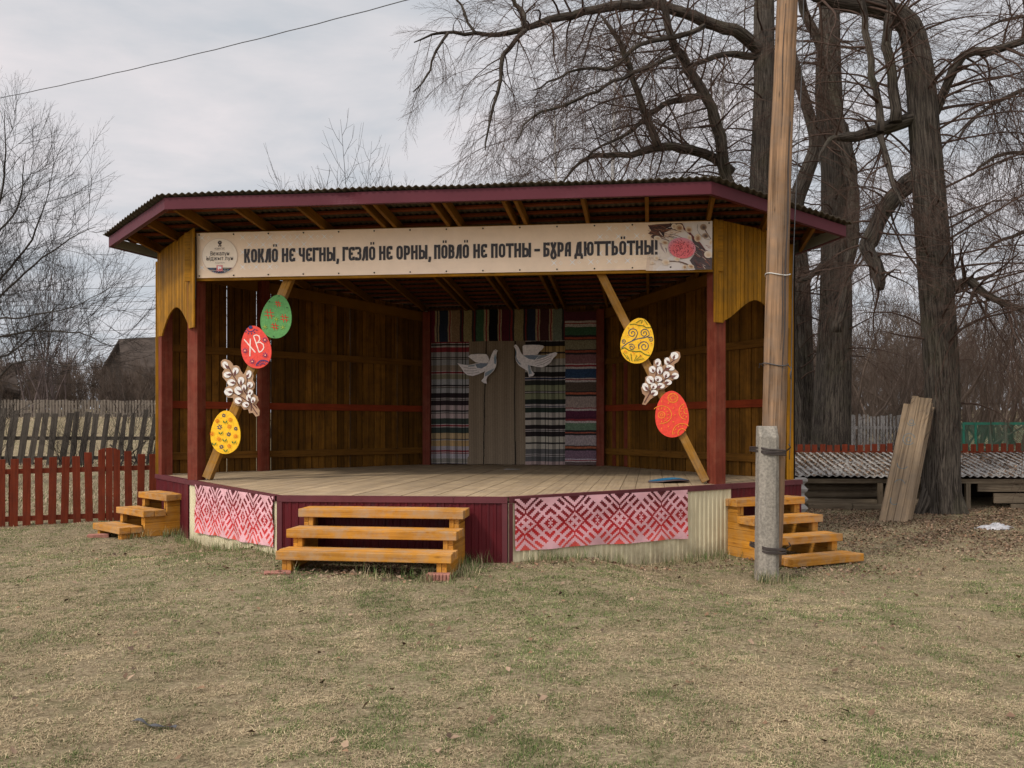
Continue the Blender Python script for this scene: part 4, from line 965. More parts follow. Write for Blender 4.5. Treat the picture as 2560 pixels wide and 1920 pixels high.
rug('checked_rug', 'woven checked rug in black, cream and olive hanging right of the linen cloth', 1313, 1421, 851, 1165, pl2, 0.10, seed=2.0)
rows3 = [(262, (96, 34, 48)), (342, Wh), (355, RED), (368, Wh), (388, (58, 100, 66)), (460, Bk_), (472, (180, 70, 40)), (488, Bk_), (502, (140, 128, 92)), (576, Bk_), (590, (180, 76, 48)), (604, Bk_), (620, (142, 88, 90)), (694, Wh), (706, RED), (718, Wh), (736, BLU), (812, Wh), (824, RED), (836, Wh), (852, (90, 72, 58)), (926, Bk_), (938, (190, 84, 50)), (950, Bk_), (966, (164, 140, 128)), (1064, RED), (1074, Wh), (1086, (92, 34, 58)), (1140, (78, 32, 50)), (1160, RED), (1172, Wh), (1190, (104, 132, 100)), (1252, Bk_), (1266, (190, 84, 50)), (1280, Bk_), (1296, (170, 150, 148)), (1376, Bk_), (1390, (180, 90, 50)), (1406, Bk_), (1418, (126, 92, 110)), (1486, (190, 180, 190)), (1494, RED), (1504, Wh), (1514, (104, 80, 76))]
f3 = band_rug(262, 1540, rows3)
rug('striped_rug', 'woven rug of broad coloured bands hanging rightmost on the back wall', 1413, 1493, 779, 1166, lambda u, v: mulc(f3(v), .88 + .24 * rng.random()), 0.125, seed=4.0)
vcols = [(145, Wh), (160, (120, 26, 46)), (225, TAN), (240, (60, 66, 70)), (252, TAN), (262, (36, 46, 70)), (335, TAN), (345, RED), (355, TAN), (370, (156, 120, 84)), (435, Bk_), (450, (100, 26, 26)), (462, Bk_), (470, (158, 140, 88)), (538, Bk_), (552, (110, 34, 28)), (565, Bk_), (575, (60, 100, 66)), (640, TAN), (652, RED), (665, TAN), (678, (18, 18, 22)), (755, TAN), (765, RED), (775, TAN), (788, (92, 24, 40)), (850, Bk_), (862, (150, 40, 36)), (878, Bk_), (892, (156, 138, 88)), (968, Bk_), (980, (130, 34, 34)), (992, Bk_), (1002, (38, 46, 68)), (1068, TAN), (1080, RED), (1092, TAN), (1106, (80, 40, 40)), (1178, TAN), (1190, RED), (1200, TAN), (1212, (120, 130, 110)), (1285, Bk_), (1297, (110, 26, 36))]
f4 = bands([((x - 145) / (1310 - 145), c) for x, c in vcols])
rug('valance_rug', 'long rug of upright coloured stripes hanging as a valance over the other rugs', 1064, 1413, 774, 853, lambda u, v: mulc(f4(u), .9 + .2 * rng.random()), 0.115, nx_=220, nz_=30, wob=.006)
def linen(u, v):
    c = (146, 122, 94); k = 1 + .05 * math.sin(u * 160) + .04 * math.sin(u * 37)
    if abs(u - (.315 - .05 * v)) < .009 or abs(u - (.785 + .005 * v)) < .009: c = (38, 34, 30)
    return mulc(c, k)
rug('linen_cloth', 'plain brown linen cloth with two dark lines in the middle of the back wall', 1168, 1320, 850, 1164, linen, 0.085, 'cloth', 240, 16, .014, 1.2)
# doves
ZD = (1140, 840, 7.9)
FD = Frame(BL, BR, 0.19)
DB = [(25,535),(110,560),(240,575),(400,540),(500,525),(630,530),(662,480),(700,370),(740,290),(780,265),(812,283),(832,292),(810,308),(800,350),(790,420),(805,500),(790,600),(740,690),(680,750),(620,800),(598,860),(607,940),(550,930),(497,885),(552,820),(560,730),(578,692),(450,750),(330,790),(220,770),(150,710),(110,640)]
DW = [(240,405),(300,365),(450,355),(600,360),(638,410),(655,470),(640,520),(540,540),(440,530),(390,520),(310,460)]
e, a = cutout('dove_cutout', 'white dove cutout facing right, hung on the linen cloth', 'dove decoration', FD, *ZD, DB, (242, 235, 235), group='dove cutouts on the back wall')
a.poly([(380,560),(480,535),(640,540),(600,590),(500,640),(420,630)], (130, 142, 158)); a.poly([(770,350),(795,420),(800,500),(785,560),(755,540),(748,440)], (140, 158, 172)); a.poly([(640,690),(760,640),(700,720),(640,770),(570,800),(575,730)], (150, 164, 176))
a.poly([(250,580),(380,560),(360,600),(240,610)], (160, 168, 176))
for q in ([(130,610),(260,640),(400,640)], [(160,680),(280,690),(420,680)], [(220,740),(330,735),(450,715)]): a.stroke(q, 9, (168, 158, 158))
a.poly(ell(783, 292, 7, 7, n=8), (40, 36, 40)); a.build('painted_pattern', M_PAINT, e)
q = [FD.p2(1140 + x / 7.9, 840 + y / 7.9) for x, y in DW]; mb = MB(); mb.prism(q, lambda x, z, n: FD.to3(x, z, n), 0.012, 0.024, lin(244, 236, 234)); mb.build('wing', M_PAINT, e)
DB2 = [(1140,200),(1165,170),(1200,175),(1240,230),(1280,320),(1320,375),(1400,378),(1500,364),(1620,375),(1740,380),(1850,350),(1960,318),(2000,335),(1985,380),(1920,440),(1870,520),(1780,590),(1700,620),(1600,610),(1500,592),(1465,580),(1490,680),(1550,745),(1520,790),(1440,805),(1425,740),(1410,690),(1330,640),(1240,580),(1190,500),(1170,420),(1185,330),(1170,250)]
DW2 = [(1315,210),(1345,180),(1500,175),(1650,178),(1720,190),(1745,215),(1700,270),(1640,320),(1610,366),(1480,372),(1330,378)]
e, a = cutout('dove_cutout', 'white dove cutout facing left, hung over the black and cream checked rug', 'dove decoration', FD, *ZD, DB2, (242, 235, 235), group='dove cutouts on the back wall')
a.poly([(1330,385),(1500,375),(1640,385),(1560,470),(1430,450)], (124, 138, 154)); a.poly([(1640,385),(1850,365),(1740,420),(1580,470)], (150, 160, 168)); a.poly([(1180,260),(1195,330),(1190,420),(1230,500),(1290,560),(1250,560),(1195,490),(1176,420)], (132, 152, 168)); a.poly([(1420,560),(1460,590),(1480,680),(1500,740),(1440,760),(1430,690)], (156, 168, 178))
for q in ([(1560,560),(1700,520),(1880,430)], [(1600,590),(1740,550),(1860,480)], [(1560,500),(1720,460),(1900,390)]): a.stroke(q, 9, (164, 152, 152))
a.poly(ell(1166, 200, 7, 7, n=8), (40, 36, 40)); a.build('painted_pattern', M_PAINT, e)
q = [FD.p2(1140 + x / 7.9, 840 + y / 7.9) for x, y in DW2]; mb = MB(); mb.prism(q, lambda x, z, n: FD.to3(x, z, n), 0.012, 0.024, lin(244, 236, 234)); mb.build('wing', M_PAINT, e)

# ------------------------------------------------------------------ stairs
def stairs(label, P, a, L, b, run, tops, th, depth, gz, sides=(0, 1), nb=2, last=None, feet=True):
    a = a.normalized(); b = b.normalized(); A3, B3 = Vector((a.x, a.y, 0)), Vector((b.x, b.y, 0))
    r = thing('wooden_steps', label, 'steps', (P.x + a.x * L / 2, P.y + a.y * L / 2, gz), 'yellow wooden steps of the stage')
    n = len(tops); end = run * (n - 1) + (last or depth)
    for k, zt in enumerate(tops):
        o = Vector((P.x, P.y, zt - th)) + B3 * run * k; mb = MB(); dep = depth if k < n - 1 or last is None else last
        w = dep / nb
        for i in range(nb):
            j = random.uniform(-.012, .012)
            mb.para(o + B3 * (w * i + .003) + A3 * j + Vector((0, 0, random.uniform(-.002, .002))), A3 * L, B3 * (w - .006), (0, 0, th))
        mb.build('tread', M_TREAD, r, bevel=.007)
    for s_ in sides:
        sx = 0.055 if s_ == 0 else L - 0.055 - .05
        mb = MB(); z = gz - .12; bh = 0.135
        while z < tops[-1] - th - .002:
            ztop = z + bh
            k0 = next((k for k, zt in enumerate(tops) if zt - th > z + .03), None)
            if k0 is None: break
            zt = min(ztop, tops[-1] - th)
            k1 = k0
            lim = tops[k0] - th
            if zt > lim:                                                  # board stops under this tread, rest continues behind
                mb.para(Vector((P.x, P.y, z)) + A3 * sx + B3 * (run * k0 + .05), B3 * (end - run * k0 - .055), A3 * .05, (0, 0, lim - z - .001))
                z = lim + .001 if k0 == n - 1 else lim + .001
                continue
            mb.para(Vector((P.x, P.y, z)) + A3 * sx + B3 * (run * k0 + .05), B3 * (end - run * k0 - .055), A3 * .05, (0, 0, zt - z - .004))
            z = ztop
        mb.build('side_panel', M_STAIR, r, bevel=.003)
        for k, zt in enumerate(tops):
            zb = (tops[k - 1] if k else gz - .1)
            for i in range(2):
                mb = MB(); xx = sx + (.0 if s_ == 0 else -.055) + i * .058
                if abs(xx - sx) < .03: xx += .054 if s_ == 0 else -.054
                mb.para(Vector((P.x, P.y, zb)) + A3 * xx + B3 * (run * k + .045 + .012 * i), (0, 0, zt - th - zb - .001), A3 * .05, B3 * .07); mb.build('support', M_STAIR, r, bevel=.003)
    return r
k_ = 0.955
stairs('low yellow wooden steps of three treads at the left side of the stage', V2(-5.98, 13.4) * k_, V2(-.72, .70), 1.05 * k_, V2(.70, .72), .36 * k_, [.113, .339, .559], .095, .35, tzf(-5.8, 13.0), nb=2)
stairs('wide yellow wooden steps of three treads at the front of the stage', V2(-2.47, 9.17), V2(.990, -.14), 1.87, V2(.14, .990), .31, [.298, .49, .68], .092, .36, tzf(-2.0, 9.2), nb=3, last=.40)
k_ = 0.965
stairs('yellow wooden steps of four treads right of the stage, behind the pole', V2(3.635, 11.41) * k_, V2(.90, .44), 1.28 * k_, V2(-.44, .9), .36 * k_, [-.073, .15, .374, .596], .10, .35, tzf(3.9, 11.2), nb=2)
def brick(name, label, c, size, rz, ribs=False):
    mb = MB(); w, d, hh = size; cs, sn = math.cos(rz), math.sin(rz); U, Vv = Vector((cs, sn, 0)), Vector((-sn, cs, 0)); o = Vector(c) - U * w / 2 - Vv * d / 2
    if ribs:
        k = 7
        for i in range(k): mb.para(o + U * (w * i / k), U * (w / k - .008), Vv * (d + .01 * (i % 2)), (0, 0, hh))
        mb.para(o + U * .004 + Vv * .02 + Vector((0, 0, .004)), U * (w - .012), Vv * (d - .03), (0, 0, hh - .002))
    else: mb.para(o, U * w, Vv * d, (0, 0, hh))
    return tag(mb.build(name, M_BRICK, bevel=.006), label, 'brick')
brick('brick', 'ribbed red brick under the right foot of the front steps', (-.74, 8.93, tzf(-.74, 8.93) - .02), (.25, .14, .085), -.08, True)
brick('brick', 'flat red brick under the left foot of the front steps', (-2.43, 9.12, tzf(-2.43, 9.12) - .03), (.27, .16, .055), .25)
brick('brick', 'dull red brick under the outer foot of the left steps', (-6.2, 13.2, tzf(-6.2, 13.2) - .03), (.3, .16, .08), .3)

# ------------------------------------------------------------------ utility pole
def pole():
    bz = tzf(2.99, 10.26); r = thing('utility_pole', 'weathered wooden utility pole tied with wire to a concrete stub before the stage', 'pole', (3.0, 10.3, bz))
    mb = MB(); pts = []; rad = []
    for i in range(60):
        t = i / 59; z = -.07 + t * 8.1; X = 3.07 + .21 * (z / 6.7) + .012 * math.sin(z * 1.1); pts.append((X, 10.52, z)); rad.append(.148 - .0045 * z + .002 * math.sin(z * 3.1))
    mb.tube(pts, rad, 28, True, .028); mb.build('wooden_pole', M_POLE, r, smooth=True)
    mb = MB()                                                              # drying crack down the front
    for z0, z1, dx, w in ((1.9, 5.2, .055, .010), (2.5, 3.6, .02, .006), (5.0, 6.6, -.05, .005)):
        n = 12
        for i in range(n):
            za, zb_ = z0 + (z1 - z0) * i / n, z0 + (z1 - z0) * (i + 1) / n
            xa = lambda z: 3.07 + .21 * (z / 6.7) + dx + .008 * math.sin(z * 5)
            ya = lambda z: 10.52 - math.sqrt(max((.148 - .0045 * z) ** 2 - dx ** 2, 0)) - .008
            ww = w * (1 - abs(2 * i / n - 1) ** 2 * .7)
            mb.add([(xa(za) - ww, ya(za), za), (xa(za) + ww, ya(za), za), (xa(zb_) + ww, ya(zb_), zb_), (xa(zb_) - ww, ya(zb_), zb_)], [(0, 1, 2, 3)])
    mb.build('crack', M_WIRE, r)
    mb = MB(); w = .115; zt = 1.60; z0 = bz - .3; cx, cy = 2.985, 10.27        # chamfered stub with a sloped head
    sec = [(-w, -.05), (-w * .45, -w), (w * .55, -w), (w, -.06), (w, w), (-w, w)]
    lv = [(z0, 1.06), (bz + .5, 1.03), (1.1, 1.0), (zt - .13, .97)]
    vs = [(cx + x * s_ + .005 * (z - 1), cy + y * s_, z) for z, s_ in lv for x, y in sec]
    vs += [(cx - w * .95, cy + .02, zt), (cx - w * .5, cy - .03, zt), (cx + w * .5, cy - .03, zt), (cx + w * .95, cy + .0, zt), (cx + w * .95, cy + w * .9, zt), (cx - w * .95, cy + w * .9, zt)]
    n = 6; fs = [tuple(range(n))[::-1], tuple(range(4 * n, 5 * n))]
    for k in range(4):
        for i in range(n): fs.append((k * n + i, k * n + (i + 1) % n, (k + 1) * n + (i + 1) % n, (k + 1) * n + i))
    mb.add(vs, fs); mb.build('concrete_stub', M_CONC, r, bevel=.01)
    for zc, turns in ((1.30, 5), (.16, 5)):
        mb = MB()
        for k in range(turns):
            z = zc + (k - 2) * .011 + random.uniform(-.003, .003); pts = []
            for i in range(33):
                t = i / 32 * 6.283; rx, ry = .165 + .012 * math.sin(3 * t), .29; cc, ss = math.cos(t), math.sin(t); pts.append((3.035 + rx * math.copysign(abs(cc) ** .45, cc), 10.415 + ry * math.copysign(abs(ss) ** .45, ss) * .95, z + .008 * math.sin(t + k) - .022 * cc))
            mb.tube(pts, [.008] * 33, 5, False)
        mb.tube([(3.20, 10.3, zc), (3.235, 10.22, zc + .05), (3.21, 10.2, zc + .09)], [.008] * 3, 5); mb.build('wire_tie', M_WIRE, r, smooth=True)
    for zc, m in ((3.40, M_WWIRE), (2.33, M_CABLE)):
        mb = MB(); X = 3.07 + .21 * zc / 6.7; R0 = .148 - .0045 * zc + .012; pts = [(X + R0 * math.cos(i / 24 * 6.283), 10.52 + R0 * math.sin(i / 24 * 6.283), zc + .02 * math.sin(i / 24 * 12.6 + 1)) for i in range(25)]
        mb.tube(pts, [.006] * 25, 5, False)
        if m is M_CABLE:
            mb.tube([(X + R0, 10.5, zc), (X + R0 + .03, 10.46, zc - .05), (X + R0 + .01, 10.45, zc - .12), (X + R0 + .02, 10.45, zc - .17)], [.006] * 4, 5); mb.tube([(X - R0, 10.5, zc), (X - R0 - .05, 10.46, zc + .01), (X - R0 - .06, 10.45, zc - .04)], [.005] * 3, 5)
        mb.build('wire_tie', m, r, smooth=True)
    mb = MB(); mb.tube([(3.25, 10.30, 7.7), (3.25, 10.24, 7.72), (3.25, 10.2, 7.8)], [.012] * 3, 6); mb.tube([(3.25, 10.2, 7.76), (3.25, 10.2, 7.9)], [.045, .035], 10); mb.build('insulator', M_WWIRE, r)
    mb = MB(); X = lambda z: 3.09 + .21 * z / 6.7 + .17; mb.tube([(X(z) + .015 * math.sin(z * 1.3), 10.50, z) for z in np.linspace(1.2, 7.6, 30)], [.006] * 30, 5); mb.build('earth_wire', M_CABLE, r, smooth=True)
pole()
def cable(label, p0, p1, sag, r, name='overhead_cable', group=None, kink=0.0):
    mb = MB(); p0, p1 = Vector(p0), Vector(p1); n = 60
    mb.tube([p0.lerp(p1, i / n) + Vector((0, 0, -sag * 4 * (i / n) * (1 - i / n) + kink * math.sin(i * 1.9))) for i in range(n + 1)], [r] * (n + 1), 5)
    return tag(mb.build(name, M_CABLE, smooth=True), label, 'cable', group)
cable('thick overhead cable slanting down across the sky from the pole', (3.25, 10.2, 7.80), at(-250, 292, 20), .21, .0072, kink=.004)
for py, nm in ((713, 'uppermost'), (750, 'second'), (770, 'third'), (820, 'lowest')):
    cable('%s of the four thin power lines far behind the left tree' % nm, at(-700, py + 22, 46), at(700, py - 14, 50), .25, .013, 'power_line', 'thin power lines far left')

# ------------------------------------------------------------------ fences
def picket(P, w, h_, th, lean, mat, parent, z0, d, top='flat', name='picket'):
    mb = MB(); dx = lean * h_; D = Vector((d.x, d.y, 0)); n = Vector((d.y, -d.x, 0)); o = Vector((P.x, P.y, z0))
    a = Vector((D.x * dx, D.y * dx, h_)); mb.para(o - D * w / 2 - n * th / 2, a, D * w, n * th); return mb.build(name, mat, parent, bevel=.003 if w > .1 else 0)
def red_fence_left():
    p0, p1 = at(-190, 1065, 13.9).xy, at(404, 1065, 15.7).xy; d = (p1 - p0).normalized(); fr = Frame(p0, p1)
    r = thing('picket_fence', 'red picket fence of spaced boards left of the stage', 'fence', (p0.x, p0.y, tzf(p0.x, p0.y)))
    for px, top, bot in ((-40, 1166, 1600), (-90, 1168, 1602), (-140, 1168, 1602), (8, 1163, 1600), (89, 1160, 1602), (172, 1155, 1594), (255, 1152, 1585), (337, 1148, 1587), (418, 1145, 1577), (500, 1142, 1580), (579, 1117, 1585), (835, 1109, 1570), (910, 1128, 1570), (987, 1128, 1570)):
        X, Z = px / 2.593 if px > 0 else px, 700 + top / 2.593
        x, zt = fr.p2(X, Z); zb = fr.p2(X, 700 + bot / 2.593)[1]; P = fr.to3(x, 0)
        picket(P.xy, .118, zt - zb, .022, random.uniform(-.02, .02), M_FENCE, r, zb, d)
    for k, px in enumerate((659, 708, 756)):                               # three boards with a rounded top
        x, zt = fr.p2(px / 2.593, 700 + 1098 / 2.593); zb = fr.p2(px / 2.593, 700 + 1575 / 2.593)[1]; w = .108; mb = MB()
        dz = lambda u: .03 - .05 * ((u + (k - 1) * .36) / .55) ** 2
        poly = [(x - w / 2, zb), (x + w / 2, zb)] + [(x + w / 2 - w * i / 5, zt + dz(.18 - .36 * i / 5)) for i in range(6)]
        mb.prism(poly, lambda a_, z, n: fr.to3(a_, z, n), -.011, .014); mb.build('picket', M_FENCE, r)
    for py in (1222, 1522):
        mb = MB(); a_ = fr.to3(0, fr.p2(10, 700 + (py + 25) / 2.593)[1], -.03); b_ = fr.to3(fr.len, fr.p2(404, 700 + (py - 8) / 2.593)[1], -.03); mb.bar(a_, b_, .035, .085, fr.N); mb.build('rail', M_FENCE, r)
    for x in (1.2, 3.9): 
        P = fr.to3(x, 0, -.09); picket(P.xy, .08, 1.05, .08, 0, M_FENCE, r, tzf(P.x, P.y) - .1, d, name='fence_post')
red_fence_left()
def red_fence_right():
    p0, p1 = V2(5.6, 20.9), V2(13.6, 20.6); fr = Frame(p0, p1); r = thing('picket_fence', 'red picket fence behind the low corrugated shed', 'fence', (p0.x, p0.y, 0))
    x = 0.0
    while x < fr.len:
        P = fr.to3(x, 0); picket(P.xy, .122, 1.16 + random.uniform(-.015, .015), .022, random.uniform(-.01, .01), M_FENCE, r, tzf(P.x, P.y), fr.d); x += .175
    for z in (.3, .93):
        mb = MB(); mb.para(fr.to3(0, z, -.05), fr.U * fr.len, fr.N * .03, (0, 0, .08)); mb.build('rail', M_FENCE, r)
red_fence_right()
def grey_fence():
    p0, p1 = at(-120, 1065, 23.2).xy, at(470, 1065, 25).xy; fr = Frame(p0, p1); r = thing('board_fence', 'dark weathered fence of leaning crooked boards behind the red pickets', 'fence', (p0.x, p0.y, tzf(p0.x, p0.y)))
    for px, top, w in ((-150, 850, 44), (-80, 845, 40), (30, 830, 44), (98, 846, 46), (178, 862, 40), (244, 862, 36), (302, 860, 34), (370, 865, 38), (448, 862, 40), (515, 852, 32), (568, 855, 38), (634, 868, 34), (700, 868, 32), (770, 862, 24), (812, 872, 26), (876, 860, 30), (935, 840, 30), (1004, 866, 30), (1040, 900, 26)):
        x, zt = fr.p2(px / 2.593, 700 + top / 2.593); hgt = zt - .42; P = fr.to3(x - .20, 0, random.uniform(-.02, .06)); ww = w / 2.593 * 24 / F
        picket(P.xy, ww, hgt, .025, random.uniform(.09, .17), M_GREY, r, .42, fr.d)
    for z0, dz in ((1.28, -.03), (.75, -.05)):
        mb = MB(); mb.bar(fr.to3(0, z0, -.05), fr.to3(fr.len, z0 + dz, -.05), .06, .10, fr.N); mb.build('rail', M_GREY, r)
    for x, z, l, an in ((4.0, .5, 1.3, 1.0), (4.5, .5, 1.2, 2.2), (4.9, .45, 1.0, .7), (4.4, .45, 1.1, 1.9), (2.2, .45, .9, 2.5)):     # fallen boards
        mb = MB(); a_ = fr.to3(x, z, -.25); b_ = fr.to3(x + l * math.cos(an), z + l * math.sin(an) * .6, -.15); mb.bar(a_, b_, .14, .03, fr.N); mb.build('fallen_board', M_GREY, r)
grey_fence()
def far_fence(name, label, p0, p1, mat, h0, sp, w, rails, z0fn, jag=.03, posts=0):
    fr = Frame(p0, p1); r = thing(name, label, 'fence', (p0.x, p0.y, z0fn(p0.x, p0.y)))
    n = int(fr.len / sp); mbs = MB(); nind = min(n, 100)
    for k in range(n):
        x = k * sp + random.uniform(-.01, .01); P = fr.to3(x, 0); hh = h0 + random.uniform(-jag, jag)
        picket(P.xy, w, hh, .02, random.uniform(-.02, .02), mat, r, z0fn(P.x, P.y), fr.d)
        if k >= 98: break
    for z in rails:
        mb = MB(); a_ = fr.to3(0, 0, -.04); b_ = fr.to3(min(fr.len, 99 * sp), 0, -.04); a_.z = z0fn(a_.x, a_.y) + z; b_.z = z0fn(b_.x, b_.y) + z; mb.bar(a_, b_, .04, .09, fr.N); mb.build('rail', mat, r)
far_fence('picket_fence', 'pale far picket fence standing beyond the crooked grey fence', at(-60, 1065, 44).xy, at(520, 1065, 45).xy, M_PALE, .98, .155, .11, (.3, .8), lambda x, y: H + (YH - 1049) * y / F)
far_fence('picket_fence', 'grey picket fence between the two large tree trunks', at(2105, 1065, 26).xy, at(2330, 1065, 26.5).xy, M_GREYF, 1.72, .105, .062, (.5, 1.35), lambda x, y: .2, .04)
def green_fence():
    p0, p1 = at(2398, 1065, 25).xy, at(2660, 1065, 24.6).xy; fr = Frame(p0, p1); r = thing('mesh_fence', 'green chain link fence in a painted frame right of the large tree', 'fence', (p0.x, p0.y, .3))
    z0, z1 = .35, H + (YH - 1058) * 25 / F + .02
    for x in (.12, .44, 2.6):
        mb = MB(); mb.tube([fr.to3(x, z0 - .1), fr.to3(x, z1)], [.035] * 2, 8); mb.build('fence_post', M_GREEN, r)
    for z in (z0, z1 - .03):
        mb = MB(); mb.bar(fr.to3(.1, z), fr.to3(fr.len, z), .04, .07, fr.N); mb.build('rail', M_GREEN, r)
    mb = MB(); s_ = .065; hh = z1 - z0; x = -hh
    while x < fr.len:
        for sg in (0, 1):
            xa, xb = x, x + hh; za, zb_ = (z0, z1) if sg == 0 else (z1, z0)
            ca, cb_ = max(xa, 0.0), min(xb, fr.len)
            if cb_ > ca:
                f_ = lambda q: za + (zb_ - za) * (q - xa) / hh
                mb.bar(fr.to3(ca, f_(ca), .012 * sg), fr.to3(cb_, f_(cb_), .012 * sg), .008, .008, fr.N)
        x += s_
    mb.build('mesh_panel', M_GREEN, r)
green_fence()

# ------------------------------------------------------------------ low shed with slate roof, leaning panels, snow
def slate(fr, x0, x1, n0, n1, z0, z1, lift, parent, name='roof_sheet', pitch=.148, amp=.018):
    """wavy sheet from (n0,z0) at the front to (n1,z1) at the back"""
    nx_ = max(4, int((x1 - x0) / pitch * 10)); m = 8; V = []
    for lay in (0, 1):
        for i in range(nx_ + 1):
            x = x0 + (x1 - x0) * i / nx_; w = amp * math.cos(2 * math.pi * x / pitch)
            for j in range(m + 1):
                t = j / m; p = fr.to3(x, z0 + (z1 - z0) * t + w + lift - (.007 if lay else 0) + .006 * math.sin(x * 1.7 + t * 3), n0 + (n1 - n0) * t); V.append(p[:])
    idx = np.arange(2 * (nx_ + 1) * (m + 1)).reshape(2, nx_ + 1, m + 1); t, b = idx; q = lambda a_, b_, c, d: np.stack([a_, b_, c, d], -1).reshape(-1, 4)
    return mesh_np(name, np.array(V), [q(t[:-1, :-1], t[1:, :-1], t[1:, 1:], t[:-1, 1:]), q(b[:-1, :-1], b[:-1, 1:], b[1:, 1:], b[1:, :-1]), q(t[:-1, 0], b[:-1, 0], b[1:, 0], t[1:, 0]), q(t[:-1, -1], t[1:, -1], b[1:, -1], b[:-1, -1])], M_SLATE, parent, smooth=True)
SH = Frame(V2(4.9, 18.05), V2(13.5, 17.75))
def shed():
    r = thing('low_shed', 'low shed with leaf strewn corrugated slate roof right of the stage', 'shed', (SH.o.x + 4, SH.o.y, -.1))
    x = 0.0; k = 0
    while x < SH.len - .3:
        w = 1.184; slate(SH, x, min(x + w - .005, SH.len), .10 + random.uniform(-.04, .04), -1.9, .575, .985, (k % 2) * .010, r); x += w - .148 * .5; k += 1
    for x in (.5, 2.55, 4.3, 6.1, 7.9):
        mb = MB(); P = SH.to3(x, 0); mb.para(SH.to3(x, tzf(P.x, P.y) - .1, .0), (0, 0, .62), SH.U * .09, SH.N * .09); mb.build('post', M_LOG, r, bevel=.005)
    mb = MB(); mb.para(SH.to3(0, .43, -.02), SH.U * SH.len, SH.N * -.08, (0, 0, .09)); mb.build('eave_beam', M_LOG, r)
    def logs(x0, x1, specs):
        for z, n, rr_, tl in specs:
            mb = MB(); pts = [SH.to3(x0 + (x1 - x0) * i / 8, z + tl * i / 8 + .01 * math.sin(i), n) for i in range(9)]; mb.tube(pts, [rr_ * (1 - .02 * i) for i in range(9)], 10, True, .05); mb.build('log', M_LOG, r, smooth=True)
    logs(.4, 4.2, ((-.0, -.30, .09, .03), (.12, -.45, .09, .12), (.26, -.55, .085, .06), (.36, -.62, .07, -.02)))
    for x0, x1, z, hh, n in ((4.6, 8.5, .26, .18, -.10), (4.9, 8.55, .03, .2, -.05), (5.2, 8.55, -.16, .18, .03), (2.9, 4.4, -.02, .28, -.35)):
        mb = MB(); mb.para(SH.to3(x0, z, n), SH.U * (x1 - x0), SH.N * .045, (0, 0, hh)); mb.build('side_board', M_LOG, r, bevel=.006)
    for x0, x1, z in ((1.1, 2.0, -.16), (2.0, 3.6, -.17)):
        mb = MB(); mb.para(SH.to3(x0, z, .05), SH.U * (x1 - x0), SH.N * .14, (0, 0, .19)); mb.build('sill_log', M_LOG, r, bevel=.03)
    mb = MB(); mb.para(SH.to3(0, -.3, -1.85), SH.U * SH.len, SH.N * .03, (0, 0, 1.2)); mb.build('back_wall', M_HOUSEW, r)
shed()
def upright_slate():
    fr = Frame(V2(4.36, 13.9), V2(4.72, 13.95)); z0 = tzf(4.5, 13.9)
    mb = MB(); nx_ = 6; vs = []; fs = []
    for lay in (0, 1):
        for j in range(25):
            z = z0 + .2 + .75 * j / 24
            for i in range(3):
                x = (0, .12, .30 + .028 * math.cos(z * 2 * math.pi / .148))[i]; vs.append(fr.to3(x, z, .02 * math.cos(z * 2 * math.pi / .148) + lay * .008))
    for j in range(24):
        for i in range(2):
            a_ = j * 3 + i; fs += [(a_, a_ + 3, a_ + 4, a_ + 1), (a_ + 75, a_ + 76, a_ + 79, a_ + 78)]
        fs.append((j * 3 + 2, (j + 1) * 3 + 2, 75 + (j + 1) * 3 + 2, 75 + j * 3 + 2))
    mb.add(vs, fs)
    mb.para(fr.to3(.02, z0 - .1, -.04), (0, 0, .8), fr.U * .08, fr.N * .06)
    tag(mb.build('slate_sheet', M_SLATE), 'upright piece of wavy slate leaning at the right end of the stage', 'slate sheet')
upright_slate()
def panels():
    g_ = -.1
    for k, lb in enumerate(('broad plank panel with faint chalk rings, foremost of the boards leaning on the tree', 'narrow plank panel directly behind the chalked one, leaning on the tree', 'plank panel nearest to the trunk, hindmost of the leaning boards')):
        o = Vector((6.50 + .10 * k, 15.62 + .15 * k, g_ - .02)); a_ = Vector((.95, 1.05, 2.28)); b_ = Vector((.475 + .01 * k, -.10, 0)); L = a_.length * (1 - .03 * k); a_ = a_.normalized() * L
        b_ = b_ - a_.normalized() * b_.dot(a_.normalized()) * .55
        n = a_.cross(b_).normalized(); n = n if n.y > 0 else -n
        r = thing('plank_panel', lb, 'wooden panel', o, 'plank panels leaning on the large tree')
        for i in range(4):
            mb = MB(); mb.para(o + b_ * (i / 4) + a_ * random.uniform(0, .015) - (a_ * .07 if i == 0 else a_ * 0), a_, b_ * (.25 - .008), n * .045); mb.build('plank', M_BOARD, r, bevel=.004)
        if k == 0:
            mb = MB(); bn = b_.normalized(); an = a_.normalized(); c = lin(86, 100, 104)
            for t, q, rr_, a0, a1 in ((.80, .42, .07, 200, 340), (.80, .42, .035, 0, 360), (.66, .45, .10, 20, 330), (.655, .45, .04, 0, 360), (.47, .42, .10, 190, 330), (.30, .45, .09, 20, 160), (.18, .4, .07, 150, 320)):
                ctr = o + an * (L * t) + b_ * q - n * .004; pts = [ctr + bn * (rr_ * math.cos(math.radians(a0 + (a1 - a0) * i / 20))) + an * (rr_ * 1.2 * math.sin(math.radians(a0 + (a1 - a0) * i / 20))) for i in range(21)]
                for i in range(20):
                    d = (pts[i + 1] - pts[i]).cross(n).normalized() * .006; mb.add([pts[i] - d, pts[i + 1] - d, pts[i + 1] + d, pts[i] + d], [(0, 1, 2, 3)], None, c)
            mb.build('chalk_rings', M_PAINT, r)
panels()
